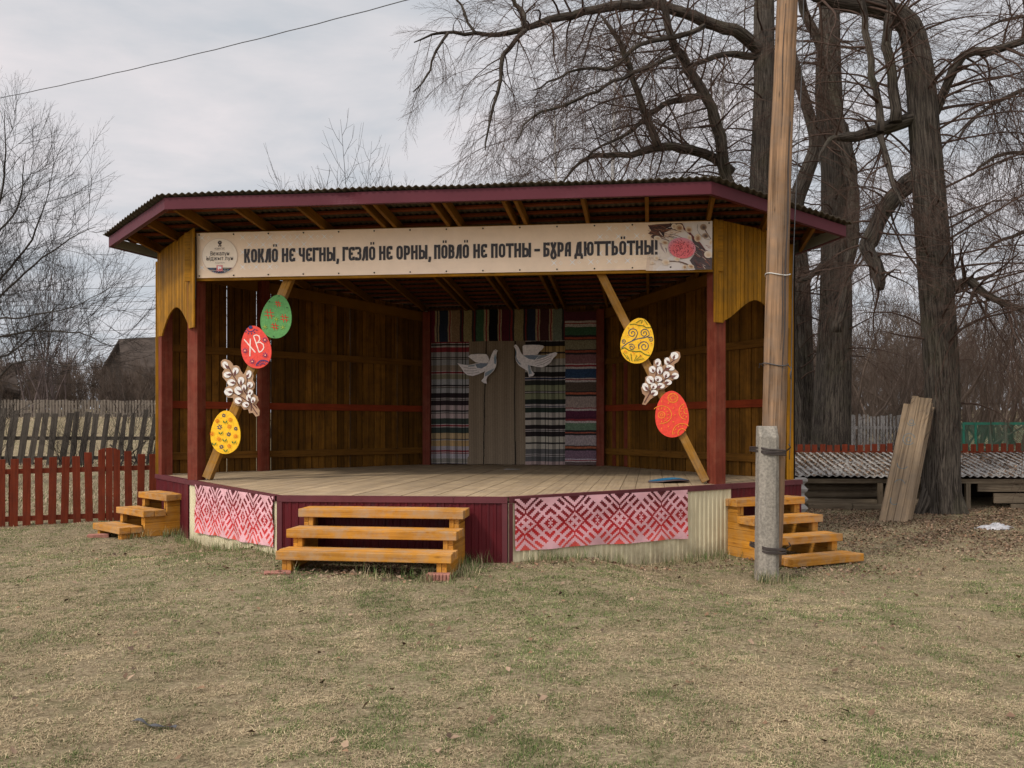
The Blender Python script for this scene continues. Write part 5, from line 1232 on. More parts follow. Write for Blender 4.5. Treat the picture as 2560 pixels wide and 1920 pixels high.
def snow():
    rr_ = random.Random(3)
    c = (8.0, 14.55); V = []; F_ = []; n = 26; m = 12
    for j in range(m):
        t = j / (m - 1); hh = .10 * (1 - t ** 1.3)
        for i in range(n):
            an = 6.283 * i / n; rad = t * (.30 + .06 * math.sin(3 * an) + .05 * math.sin(5 * an + 1)) ; x, y = c[0] + rad * math.cos(an), c[1] + rad * .6 * math.sin(an)
            V.append((x, y, tzf(x, y) - .01 + hh * (.55 + .6 * rr_.random()) * (1 if j else .9)))
    for j in range(m - 1):
        for i in range(n): F_.append((j * n + i, (j + 1) * n + i, (j + 1) * n + (i + 1) % n, j * n + (i + 1) % n))
    mb = MB(); mb.add(V, F_); tag(mb.build('snow_heap', M_SNOW), 'small dirty heap of melting snow on the leaf litter by the shed', 'snow')
snow()

# ------------------------------------------------------------------ houses far left
def house(name, label, apex, eave_l, ridge_end, Y, dY, drop):
    a_, e_, b_ = at(*apex, Y), at(*eave_l, Y), at(*ridge_end, Y + dY); r = thing(name, label, 'house', (a_.x, a_.y, 2.0))
    half = abs(a_.x - e_.x); er = Vector((a_.x + half, a_.y - 3, e_.z)); dv = b_ - a_
    front = Vector((a_.x, a_.y, a_.z)); mb = MB()
    mb.para(front, dv, (e_ - a_), Vector((0, 0, .18))); mb.para(front + Vector((.0, 0, .003)), dv, (er - a_), Vector((0, 0, .18))); mb.build('roof', M_HOUSE, r)
    mb = MB(); z0 = 1.0
    w0 = e_ + (a_ - e_) * .08; w1 = er + (a_ - er) * .08
    pts = [Vector((w0.x, w0.y + .3, z0)), Vector((w1.x, w1.y + .3, z0)), w1 + Vector((0, .3, 0)), a_ + Vector((0, .3, -.1)), w0 + Vector((0, .3, 0))]
    q = [p + dv * .96 for p in pts]; n = 5
    mb.add(pts + q, [tuple(range(n)), tuple(range(n, 2 * n))[::-1]] + [(i, n + i, n + (i + 1) % n, (i + 1) % n) for i in range(n)]); mb.build('wall', M_HOUSEW, r)
    mb = MB(); p = a_ + dv * .78 + Vector((0, 0, -.3)); mb.para(p, (.7, 0, 0), (0, .7, 0), (0, 0, .75)); mb.build('chimney', M_HOUSEW, r)
house('house', 'old brown house with a steep roof behind the thicket left of the stage', (297, 854), (240, 950), (440, 846), 62, 2, 0)
house('house', 'low shed with a pale roof at the left edge, half hidden by bare bushes', (-60, 905), (-140, 965), (36, 930), 55, 1, 0)

# ------------------------------------------------------------------ bare trees
def rot_to(d, roll_vec):
    d = d.normalized(); x = roll_vec - d * roll_vec.dot(d)
    if x.length < 1e-4: x = Vector((1, 0, .1)) - d * d.x
    x.normalize(); y = d.cross(x); return np.array([x, y, d]).T
def np_tube(P, R, n=3):
    P = np.asarray(P); k = len(P); T_ = np.gradient(P, axis=0); T_ /= np.linalg.norm(T_, axis=1)[:, None] + 1e-9
    ref = np.array([.4, .77, .5]); X = ref - T_ * (T_ @ ref)[:, None]; X /= np.linalg.norm(X, axis=1)[:, None] + 1e-9; Y = np.cross(T_, X)
    an = np.arange(n) * 2 * np.pi / n
    V = P[:, None, :] + (X[:, None, :] * np.cos(an)[None, :, None] + Y[:, None, :] * np.sin(an)[None, :, None]) * np.asarray(R)[:, None, None]
    i = np.arange(k - 1)[:, None] * n; j = np.arange(n)[None, :]; j2 = (j + 1) % n
    Fc = np.stack([i + j, i + j2, i + n + j2, i + n + j], -1).reshape(-1, 4); return V.reshape(-1, 3), Fc
def spray(seed, nlat=9, bend=.3, nsub=3, r0=.0075, spread=.8):
    """one fine branching spray, length 1 along +Z, bending to +X; laterals alternate and curve forward"""
    q = np.random.default_rng(seed); Vs, Fs = [], []; b = 0
    def put(P, R):
        nonlocal b
        v, f = np_tube(P, R); Vs.append(v); Fs.append(f + b); b += len(v)
    t = np.linspace(0, 1, 7); wob = q.normal(0, .010, (7, 2)).cumsum(0); ph = q.uniform(-.5, .5)
    M_ = np.stack([bend * (t ** 1.6 - .35 * t ** 4) + wob[:, 0], wob[:, 1], t * (1 - .15 * bend)], -1); put(M_, r0 * (1 - .68 * t))
    pos = lambda u: np.array([np.interp(u, t, M_[:, c]) for c in range(3)])
    tan = lambda u: (pos(min(u + .05, 1)) - pos(max(u - .05, 0))) / .1
    for k in range(nlat):
        u = .16 + .78 * (k + q.random() * .5) / nlat; an = (k % 2) * np.pi + ph + q.normal(0, .38) + np.pi / 2; sd = np.array([np.cos(an), np.sin(an), 0])
        d = tan(u) + spread * sd; d /= np.linalg.norm(d); L = (.60 - .40 * u) * q.uniform(.55, 1.25); o = pos(u)
        tt = np.linspace(0, 1, 4); P = o + d * (tt * L)[:, None] + (tan(u) * .28 - sd * .12 + np.array([bend * .3, 0, 0])) * ((tt ** 2) * L)[:, None] + q.normal(0, .008, (4, 3)) * tt[:, None]
        put(P, r0 * .58 * (1 - .55 * tt)); d2n = np.cross(d, [1, 0, 0]); d2n /= np.linalg.norm(d2n) + 1e-9
        for s_ in range(nsub):
            w = .22 + .62 * (s_ + q.random() * .5) / nsub; o2 = np.array([np.interp(w, tt, P[:, c]) for c in range(3)]); sg = 1 if s_ % 2 else -1
            d2 = d + sg * .65 * d2n + q.normal(0, .22, 3); d2 /= np.linalg.norm(d2); L2 = L * q.uniform(.28, .6) * (1.1 - .5 * w); tt2 = np.array([0, .5, 1.]); P2 = o2 + d2 * (tt2 * L2)[:, None] + d * (.18 * L2 * tt2 ** 2)[:, None]; put(P2, r0 * .36 * (1 - .45 * tt2))
    return np.concatenate(Vs), np.concatenate(Fs)
SPR = [spray(100 + i, 8, .36, 2, .0050, 1.0) for i in range(7)]
SPRU = [spray(200 + i, 6, .14, 2, .0050, .75) for i in range(6)]
SPRF = [spray(300 + i, 9, .18, 3, .013, .7) for i in range(5)]
class Tree:
    def __init__(s, name, label, base, group=None, seed=1, bark=M_BARK, twig=M_TWIG, lib=SPR):
        s.r = thing(name, label, 'tree', base, group); s.q = random.Random(seed); s.V = []; s.F = []; s.n = 0; s.bark = bark; s.twig = twig; s.lib = lib; s.limbs = []
    def stem(s, pts, rad, part='limb', n=10, rough=.05, keep=True):
        P = [Vector(p) for p in pts]; out = []; R = []
        for i in range(len(P) - 1):                                       # smooth the hand-set points
            p0, p1, p2, p3 = P[max(i - 1, 0)], P[i], P[i + 1], P[min(i + 2, len(P) - 1)]
            m = max(2, int((p2 - p1).length / .22))
            for k in range(m):
                t = k / m; out.append(.5 * ((2 * p1) + (p2 - p0) * t + (2 * p0 - 5 * p1 + 4 * p2 - p3) * t * t + (-p0 + 3 * p1 - 3 * p2 + p3) * t ** 3)); R.append(rad[i] + (rad[i + 1] - rad[i]) * t)
        out.append(P[-1]); R.append(rad[-1])
        if part == 'limb':
            wk = .022; dx = dy = dz = 0
            for i in range(1, len(out)):
                dx = dx * .72 + s.q.gauss(0, wk); dy = dy * .72 + s.q.gauss(0, wk); dz = dz * .72 + s.q.gauss(0, wk); out[i] = out[i] + Vector((dx, dy, dz)); R[i] *= s.q.uniform(.93, 1.08)
        mb = MB(); mb.tube(out, R, n, True, rough); mb.build(part, s.bark, s.r, smooth=True)
        if keep: s.limbs.append((out, R))
        return out, R
    def put(s, V, Fc): s.V.append(V.astype(np.float32)); s.F.append(Fc + s.n); s.n += len(V)
    def spr(s, p, d, size, down=-1, fat=1.0):
        V, Fc = s.q.choice(s.lib); M_ = rot_to(d, Vector((s.q.uniform(-.3, .3), s.q.uniform(-.3, .3), down))); s.put(V @ M_.T * size + np.array(p), Fc)
    def sub(s, p, d, L, r, droop, sprays=8, size=(.5, 1.1), down=-1, t0=.15):
        q = s.q; n = 13; P = [Vector(p)]; d = d.normalized()
        for k in range(n):
            d = (d + Vector((q.gauss(0, .10), q.gauss(0, .10), droop * 1.35 * (k + 2) / (n * 7.5) + q.gauss(0, .08)))).normalized(); P.append(P[-1] + d * (L / n))
        R = [max(r * (1 - i / n) ** .8, .0045) for i in range(n + 1)]; V, Fc = np_tube(np.array([v[:] for v in P]), R, 5); s.put(V, Fc)
        sprays = max(2, round(sprays * .62)); size = (size[0] * 1.25, size[1] * 1.35)
        for k in range(sprays):
            t = t0 + (1 - t0) * (k + q.random()) / sprays; i = min(int(t * n), n - 1); o = P[i].lerp(P[i + 1], t * n - i); tg = (P[i + 1] - P[i]).normalized()
            rv = Vector((q.gauss(0, 1), q.gauss(0, 1), q.gauss(0, .7))); rv = (rv - tg * rv.dot(tg)).normalized(); s.spr(o, tg * q.uniform(.8, 1.2) + rv * q.uniform(.4, .9) + Vector((0, 0, droop * .18)), q.uniform(*size), down)
        s.spr(P[-1], P[-1] - P[-2], q.uniform(*size), down); return P
    def dress(s, limb, nsub, L, droop, up=.0, sprays=7, size=(.5, 1.1), t0=.1, t1=1.0, down=-1, bias=Vector((0, 0, 0)), cont=.5):
        out, R = limb; q = s.q; m = len(out)
        for k in range(nsub):
            t = t0 + (t1 - t0) * (k + q.random()) / nsub; i = min(int(t * (m - 1)), m - 2); tg = (out[i + 1] - out[i]).normalized(); rv = Vector((q.gauss(0, 1), q.gauss(0, 1), q.gauss(0, 1))); rv = (rv - tg * rv.dot(tg)).normalized()
            s.sub(out[i], tg * cont + rv + Vector((0, 0, up)) + bias, q.uniform(*L), min(R[i] * .34, .026), droop, sprays, size, down)
    def done(s):
        return mesh_np('crown', np.concatenate(s.V), [np.concatenate(s.F)], s.twig, s.r)
def P_(pts, Y, dY=0.0): return [at(x, y, Y + dY * i / max(1, len(pts) - 1)) for i, (x, y) in enumerate(pts)]
def big_right():
    Y = 17.2; px = Y / F; t = Tree('linden_tree', 'large dark linden trunk with arching broken top, boards leaning on it', (8.38, Y, -.1), 'old linden trees behind the stage', 21)
    tr = t.stem(P_([(2352, 1310), (2352, 1265), (2352, 1200), (2353, 1100), (2355, 960), (2332, 620), (2310, 320), (2297, 170), (2272, 62), (2215, 26), (2120, 8), (2040, -14), (1950, -60)], Y, -.6), [x * px for x in (54, 49, 45, 42, 40, 39, 35, 33, 28, 23, 20, 16, 9)], 'trunk', 36, .035)
    for k, (x, y) in enumerate(((2296, 1300), (2410, 1300), (2330, 1305))):
        t.stem([at(2352 + (x - 2352) * .4, 1215, Y - .1), at(x, y - 14, Y - .25), at(x + (x - 2352) * .3, 1312, Y - .4)], [.16, .10, .03], 'root', 8, .1, False)
    a1 = t.stem(P_([(2299, 335), (2341, 272), (2369, 218), (2411, 140), (2478, 130), (2560, 101), (2700, 60)], Y, -1.2), [x * px for x in (14, 12, 11, 11, 10, 9, 5)])
    a2 = t.stem(P_([(2320, 425), (2262, 468), (2208, 522), (2176, 574), (2172, 612), (2184, 650), (2194, 690), (2196, 728)], Y, -1.0), [x * px for x in (24, 22, 21, 19, 17, 16, 15, 8)], rough=.24)
    a3 = t.stem(P_([(2315, 290), (2275, 297), (2205, 323), (2120, 342), (2092, 338), (2066, 362), (2050, 410)], Y, -1.2), [x * px for x in (19, 18, 16, 12, 7, 4, 1.4)], rough=.1)
    a4 = t.stem(P_([(2240, 305), (2232, 220), (2221, 78), (2229, -10), (2240, -140)], Y - .7), [x * px for x in (15, 12, 11, 10, 8)])
    a5 = t.stem(P_([(2200, 330), (2195, 250), (2170, 120), (2155, 40), (2140, -60)], Y - .9), [x * px for x in (9, 8, 8, 7, 5)])
    a6 = t.stem(P_([(2345, 720), (2385, 712), (2423, 706), (2462, 740), (2560, 772), (2680, 800)], Y, -1.5), [x * px for x in (20, 14, 11, 9, 7, 3)], rough=.1)
    a7 = t.stem(P_([(2200, 340), (2225, 440), (2260, 520)], Y - .9, -.4), [x * px for x in (7, 6, 3)])
    t.dress(a1, 28, (1.0, 3.0), -.7, .1, 6, (.55, 1.15)); t.dress(a2, 26, (.6, 1.8), -.4, .1, 6, (.4, .9)); t.dress(a3, 12, (.8, 2.2), -.4, .1, 5, (.4, 1.0)); t.dress(a4, 20, (.8, 2.4), -.5, .1, 6); t.dress(a5, 16, (.8, 2.0), -.5, .1, 5); t.dress(a6, 36, (.9, 2.6), -.2, .25, 7, (.5, 1.1)); t.dress(a7, 8, (.5, 1.4), -.5, 0, 5)
    t.dress(tr, 44, (1.4, 4.2), -.6, .25, 6, (.6, 1.25), .28, .98, bias=Vector((.75, -.1, 0)), cont=.2)
    t.dress(tr, 16, (.5, 1.6), -.5, 0, 5, (.4, .8), .2, .7, cont=.1)
    return t.done()
big_right()
def big_middle():
    Y = 22.6; px = Y / F; t = Tree('linden_tree', 'thick ridged linden trunk standing just right of the stage roof corner', (8.19, Y, 0), 'old linden trees behind the stage', 22)
    tr = t.stem(P_([(2077, 1240), (2077, 1170), (2077, 1105), (2085, 900), (2090, 717), (2084, 428), (2071, 233), (2073, 39), (2075, -120)], Y), [x * px for x in (62, 54, 47, 42, 38, 30, 32, 24, 18)], 'trunk', 36, .045)
    b1 = t.stem(P_([(2110, 520), (2128, 430), (2105, 330), (2060, 165), (2007, 20), (1985, -80)], Y, -1.5), [x * px for x in (14, 15, 14, 12, 10, 6)])
    b2 = t.stem(P_([(2092, 830), (2122, 690), (2135, 560), (2128, 430), (2090, 300), (2065, 80), (2052, -40)], Y - 1.2), [x * px for x in (12, 13, 13, 14, 13, 12, 8)])
    b3 = t.stem(P_([(2080, 640), (2020, 690), (1960, 700), (1990, 690)][:3], Y, -1.5), [x * px for x in (10, 7, 3)])
    t.dress(tr, 40, (.8, 3.2), -.3, .15, 6, (.5, 1.1), .25, .95, cont=.1); t.dress(b1, 18, (.8, 2.6), -.4, .1, 6); t.dress(b2, 18, (.8, 2.4), -.4, .1, 6); t.dress(b3, 14, (.5, 1.5), -.2, 0, 5)
    return t.done()
big_middle()
def big_third():
    Y = 24.5; px = Y / F; t = Tree('linden_tree', 'slimmer linden trunk close behind the right edge of the stage', (8.1, Y, .2), 'old linden trees behind the stage', 23)
    tr = t.stem(P_([(2012, 1200), (2012, 1100), (2010, 900), (2004, 700), (1988, 530), (2011, 447), (2038, 369), (2030, 311), (1990, 180), (1960, 40), (1950, -60)], Y), [x * px for x in (30, 27, 23, 21, 20, 19, 16, 14, 12, 10, 7)], 'trunk', 22, .045)
    c1 = t.stem(P_([(2015, 1150), (2000, 950), (1985, 800), (1998, 700)], Y - .5), [x * px for x in (9, 8, 7, 4)])
    t.dress(tr, 34, (.8, 2.8), -.3, .1, 6, (.5, 1.1), .2, .98, cont=.1); t.dress(c1, 10, (.6, 1.6), -.2, .1, 5)
    return t.done()
big_third()
def big_left():
    Y = 20.5; px = Y / F; t = Tree('linden_tree', 'spreading linden behind the stage whose long bough reaches left over the roof', (5.8, Y, .1), 'old linden trees behind the stage', 24)
    tr = t.stem(P_([(1890, 1240), (1892, 900), (1900, 640), (1904, 430), (1910, 233), (1910, 39), (1912, -120)], Y), [x * px for x in (48, 38, 32, 28, 25, 25, 19)], 'trunk', 30, .04)
    l0 = t.stem(P_([(1890, 560), (1845, 500), (1822, 440), (1802, 345), (1770, 241), (1724, 167), (1680, 97), (1658, -10), (1650, -90)], Y, -1.8), [x * px * .86 for x in (18, 17, 17, 16, 15, 14, 11, 8, 5)])
    l1 = t.stem(P_([(1905, 130), (1860, 90), (1760, 52), (1650, 20), (1561, 16), (1480, 26), (1398, 45), (1320, 71), (1238, 87), (1133, 80), (1075, 84), (1030, 108)], Y, -3.5), [x * px * .88 for x in (20, 18, 15, 13, 12, 11, 9.5, 8, 6, 4.0, 2.8, 1.2)])
    l2 = t.stem(P_([(1312, 74), (1308, 40), (1290, 8), (1272, -40)], 17.9), [x * px for x in (6, 6, 5, 3)], n=8)
    l3 = t.stem(P_([(1314, 74), (1275, 118), (1257, 140), (1252, 190), (1240, 262), (1224, 330), (1218, 380)], 17.9, -.6), [x * px for x in (6, 5, 5, 4, 3.2, 2.2, 1.2)], n=8)
    l4 = t.stem(P_([(1120, 82), (1090, 130), (1075, 185), (1040, 240)], 17.3, -.4), [x * px for x in (3.4, 2.8, 2.2, 1.2)], n=6)
    l5 = t.stem(P_([(1190, 84), (1172, 55), (1150, 20), (1120, -20)], 17.5), [x * px for x in (3.4, 3, 2.5, 2)], n=6)
    l6 = t.stem(P_([(1830, 430), (1760, 381), (1700, 368), (1647, 364), (1569, 389), (1483, 385), (1444, 408), (1402, 463)], Y, -2.0), [x * px * .88 for x in (14, 13, 13, 12, 9, 6, 4.5, 2)])
    l7 = t.stem(P_([(1645, 364), (1619, 303), (1592, 233), (1561, 136), (1540, 90), (1500, 40)], 19.2, -.4), [x * px for x in (10, 9, 8, 7, 5, 3)])
    l8 = t.stem(P_([(1770, 236), (1680, 257), (1622, 296), (1560, 345), (1476, 390)], 19.6, -.8), [x * px for x in (8, 7, 6, 4, 2)])
    l9 = t.stem(P_([(1760, 65), (1680, 95), (1600, 110), (1540, 160), (1450, 170), (1330, 230)], 19.0, -1.5), [x * px for x in (6, 6, 5, 4, 3, 1.4)], n=8)
    l10 = t.stem(P_([(1700, 130), (1620, 170), (1530, 200), (1440, 250), (1330, 300), (1290, 360)], 18.8, -1.4), [x * px for x in (5, 5, 4, 3.4, 2.4, 1.2)], n=8)
    l11 = t.stem(P_([(1895, 140), (1830, 130), (1760, 150), (1700, 175)], Y, -1.0), [x * px for x in (10, 8, 6, 4)], n=8)
    t.dress(l1, 26, (.7, 2.4), -.75, .05, 7, (.45, 1.0), .25, .72); t.dress(l1, 9, (.35, .95), -.8, .05, 6, (.3, .6), .74, 1.0); t.dress(l2, 8, (.6, 1.6), -.1, .2, 6, (.4, .8)); t.dress(l3, 18, (.5, 1.3), -.7, 0, 6, (.3, .75)); t.dress(l4, 9, (.4, .9), -.7, 0, 6, (.3, .55)); t.dress(l5, 9, (.4, 1.0), -.2, .1, 6, (.3, .6))
    t.dress(l6, 30, (.8, 2.4), -.45, .1, 7, (.5, 1.0)); t.dress(l7, 22, (.7, 2.4), -.5, .0, 7, (.5, 1.0)); t.dress(l8, 16, (.7, 1.8), -.5, 0, 6, (.4, .9)); t.dress(l9, 26, (.7, 2.1), -.7, 0, 7, (.45, .95)); t.dress(l10, 26, (.7, 2.0), -.7, 0, 7, (.4, .9)); t.dress(l11, 10, (.7, 2.2), -.5, 0, 6)
    t.dress(l0, 34, (.8, 2.8), -.5, 0, 7, (.5, 1.1), .2, .98, bias=Vector((-.4, 0, 0)), cont=.2); t.dress(tr, 20, (.8, 3.0), -.4, 0, 6, (.5, 1.1), .4, .95, cont=.1)
    return t.done()
big_left()
def far_right():
    Y = 21.0; px = Y / F; t = Tree('linden_tree', 'linden standing beyond the right edge, only its drooping twigs in view', (at(2760, 0, Y).x, Y, 0), 'old linden trees behind the stage', 29)
    t.stem(P_([(2760, 1200), (2755, 800), (2740, 400), (2750, 0)], Y), [x * px for x in (46, 38, 32, 24)], 'trunk', 22, .04)
    for k, pts in enumerate(([(2750, 500), (2660, 420), (2560, 380), (2470, 400), (2420, 440)], [(2745, 300), (2640, 230), (2520, 240), (2430, 300), (2390, 360)], [(2750, 640), (2660, 590), (2580, 580), (2490, 610), (2440, 650)], [(2750, 120), (2640, 60), (2520, 50), (2440, 90)])):
        l = t.stem(P_(pts, Y, -.8), [x * px for x in np.linspace(9, 1.6, len(pts))], n=8); t.dress(l, 22, (.8, 2.6), -.75, .1, 6, (.5, 1.1), .2, 1.0)
    return t.done()
far_right()
def left_tree():
    Y = 19.0; px = Y / F; t = Tree('apple_tree', 'bare tree with upswept branches at the left edge of the lawn', (-13.0, Y, .2), None, 25, M_BARK2, M_TWIGG, SPRU)
    t.stem(P_([(-200, 1260), (-195, 1100), (-180, 960), (-160, 860)], Y), [.26, .22, .2, .17], 'trunk', 14, .07)
    ls = []
    for pts, r0 in (([(-165, 870), (-60, 760), (40, 650), (90, 575), (112, 505), (118, 440)], 7), ([(-165, 870), (-40, 770), (60, 690), (140, 620), (195, 590), (235, 570)], 6), ([(-165, 870), (-80, 700), (-20, 560), (6, 440), (12, 350), (8, 275)], 8), ([(-165, 880), (-60, 860), (40, 838), (130, 832), (200, 838), (270, 862), (330, 840)], 6), ([(-165, 890), (-60, 900), (20, 880), (80, 840), (140, 775), (230, 770)], 6), ([(-165, 900), (-40, 960), (30, 915), (100, 905), (180, 915), (240, 895)], 6), ([(-165, 860), (-30, 800), (60, 790), (130, 780), (200, 760), (260, 715)], 5), ([(-165, 850), (-60, 680), (40, 520), (58, 440), (66, 375)], 6)):
        ls.append(t.stem(P_(pts, Y, t.q.uniform(-1.5, 1.2)), [max(x * px * .62, .005) for x in np.linspace(r0, .7, len(pts))], n=8))
    for k, l in enumerate(ls): t.dress(l, 25, (.45, 1.35), .5 if k in (0, 1, 2, 7) else .35, .35, 6, (.35, .75), .25, 1.0, down=1)
    return t.done()
left_tree()
def copse(name, label, spots, seed, lib, twig, kind=None, cat='shrub', group=None, flare=.35):
    """upright stems with sprays; spots = (x, y, height)"""
    t = Tree(name, label, (spots[0][0], spots[0][1], tzf(spots[0][0], spots[0][1])), group, seed, M_BARK2, twig, lib); t.r['category'] = cat
    for x, y, hh in spots:
        z = tzf(x, y); t.sub((x, y, z), Vector((t.q.gauss(0, flare), t.q.gauss(0, flare), 1)), hh, (.022 if kind else .012) * hh ** .8, .25, int(7 + hh * 2), (.35 * hh ** .5, .75 * hh ** .5), 1, .12)
    if kind:
        o = t.r; me = mesh_np(name, np.concatenate(t.V), [np.concatenate(t.F)], twig); bpy.data.objects.remove(o); return tag(me, label, cat, None, kind)
    return t.done()
rq = random.Random(9)
copse('bare_shrub', 'tall bare shrub showing over the middle of the stage roof', [(at(rq.uniform(735, 935), 0, 30).x, 30 + rq.uniform(-.6, .6), rq.uniform(7.3, 8.8)) for _ in range(16)], 31, SPRU, M_TWIGG, flare=.05)
copse('bare_shrub', 'low bare shrub tips showing over the roof right of the tall shrub', [(at(rq.uniform(985, 1105), 0, 31).x, 31 + rq.uniform(-.5, .5), rq.uniform(7.0, 7.8)) for _ in range(6)], 32, SPRU, M_TWIGG, flare=.06)
copse('bare_shrub', 'small bare shrub tips barely over the roof left of the tall shrub', [(at(rq.uniform(640, 730), 0, 31).x, 31 + rq.uniform(-.5, .5), rq.uniform(6.2, 7.0)) for _ in range(5)], 33, SPRU, M_TWIGG, flare=.06)
def birch(label, px, Y, top, seed, lean=0):
    t = Tree('birch_tree', label, (at(px, 0, Y).x, Y, tzf(at(px, 0, Y).x, Y)), 'pale birches far behind the stage', seed, M_BIRCH, M_FARTW, SPR)
    z1 = at(0, top, Y).z; b = at(px, 0, Y).x; tr = t.stem([(b, Y, 1.0), (b + lean * .3, Y, z1 * .5), (b + lean, Y, z1)], [.17, .12, .03], 'trunk', 8, .02)
    t.dress(tr, 75, (1.6, 4.2), -1.1, .9, 7, (.9, 2.0), .3, 1.0, cont=.2); return t.done()
birch('pale slender birch with reddish twigs behind the long linden bough', 1524, 42, 90, 41, .3)
birch('lower reddish birch left of the slender one, rising over the roof', 1400, 46, 260, 42, -.3)
birch('birch half hidden behind the linden trunks on the right', 1790, 44, 150, 43, .4)
def thicket(name, label, n, xr, yr, hr, seed, twig, lib=SPRU):
    q = random.Random(seed); sp = []
    for _ in range(n):
        Y = q.uniform(*yr); X = at(q.uniform(*xr), 0, Y).x; sp.append((X, Y, q.uniform(*hr)))
    return copse(name, label, sp, seed, lib, twig, 'stuff', 'thicket', flare=.3)
thicket('thicket', 'brown bare thicket in front of the old houses far left', 230, (-260, 520), (50, 58), (1.4, 3.1), 51, M_TWIGR, SPRF)
thicket('thicket', 'brown bare thicket beyond the fences on the right', 300, (1980, 2800), (27, 42), (2.4, 5.2), 52, M_TWIGR, SPR)
thicket('distant_wood', 'dark far bare wood behind the trees on the right', 120, (1700, 2900), (46, 60), (3.2, 6.2), 53, M_TWIGR, SPRF)
thicket('distant_wood', 'far bare wood closing the field behind the left fence', 150, (-350, 560), (66, 80), (2.2, 4.2), 54, M_TWIGR, SPRF)
copse('bare_tree', 'rounded reddish bare tree rising behind the left branches', [(at(rq.uniform(70, 165), 0, 48).x, 48 + rq.uniform(-1, 1), rq.uniform(6.0, 7.6)) for _ in range(14)], 34, SPRU, M_FARTW, cat='tree', flare=.16)
copse('bare_bush', 'tangle of thin stems growing along the crooked grey fence', [(at(rq.uniform(-60, 420), 0, 23).x, 22.6 + rq.uniform(-.5, 1.2), rq.uniform(.7, 1.7)) for _ in range(34)], 35, SPRU, M_TWIGG, cat='bush', flare=.5)
copse('bare_bush', 'tangle of thin shoots round the feet of the linden trunks', [(at(rq.uniform(1980, 2300), 0, 21.8).x, 21.6 + rq.uniform(-.3, 1.2), rq.uniform(.8, 2.0)) for _ in range(12)], 36, SPRU, M_TWIGG, cat='bush', flare=.35)

# ------------------------------------------------------------------ grass, leaves
def noise2(x, y, s, seed):
    q = np.random.default_rng(seed); z = np.zeros_like(x)
    for k in range(7):
        a_ = q.uniform(0, 6.28); f_ = s * q.uniform(.6, 1.7); z += np.sin((x * np.cos(a_) + y * np.sin(a_)) * f_ + q.uniform(0, 6.28) + .8 * np.sin(x * f_ * .5 * q.uniform(.5, 1.5) + y * f_ * .4))
    return z / 7
def inpoly(x, y, poly):
    r = np.ones_like(x, bool); k = len(poly)
    for i in range(k):
        a_, b_ = poly[i], poly[(i + 1) % k]; r &= ((b_.x - a_.x) * (y - a_.y) - (b_.y - a_.y) * (x - a_.x)) > 0
    return r
def blades(name, label, x, y, ln, wd, tilt, cols, kind='stuff', cat='grass'):
    n = len(x); z = np.concatenate([tz(x[i:i + 40000], y[i:i + 40000]) for i in range(0, n, 40000)])
    an = rng.uniform(0, 6.283, n); dx, dy = np.cos(an), np.sin(an); flat = tilt > 1.3; B0 = np.stack([x, y, z - .003 + np.where(flat, rng.uniform(.002, .016, n), 0)], -1)
    side = np.stack([-dy, dx, np.zeros(n)], -1) * (wd / 2)[:, None]; d1 = np.stack([dx * np.sin(tilt * .6), dy * np.sin(tilt * .6), np.cos(tilt * .6)], -1); d1 = np.where(flat[:, None], np.stack([dx, dy, rng.uniform(-.05, .35, n)], -1), d1); d2 = np.stack([dx * np.sin(tilt * 1.25), dy * np.sin(tilt * 1.25), np.cos(tilt * 1.25)], -1); an2 = an + rng.normal(0, .5, n); d2 = np.where(flat[:, None], np.stack([np.cos(an2), np.sin(an2), rng.uniform(-.35, .15, n)], -1), d2)
    M1 = B0 + d1 * (ln * .5)[:, None]; T1 = M1 + d2 * (ln * .5)[:, None]
    V = np.stack([B0 - side, B0 + side, M1 + side * .8, M1 - side * .8, T1], 1).reshape(-1, 3); b = np.arange(n)[:, None] * 5
    o = mesh_np(name, V, [b + np.array([0, 1, 2, 3]), b + np.array([3, 2, 4])], M_BLADE, cols=np.repeat(cols, 5, 0)); return tag(o, label, cat, None, kind)
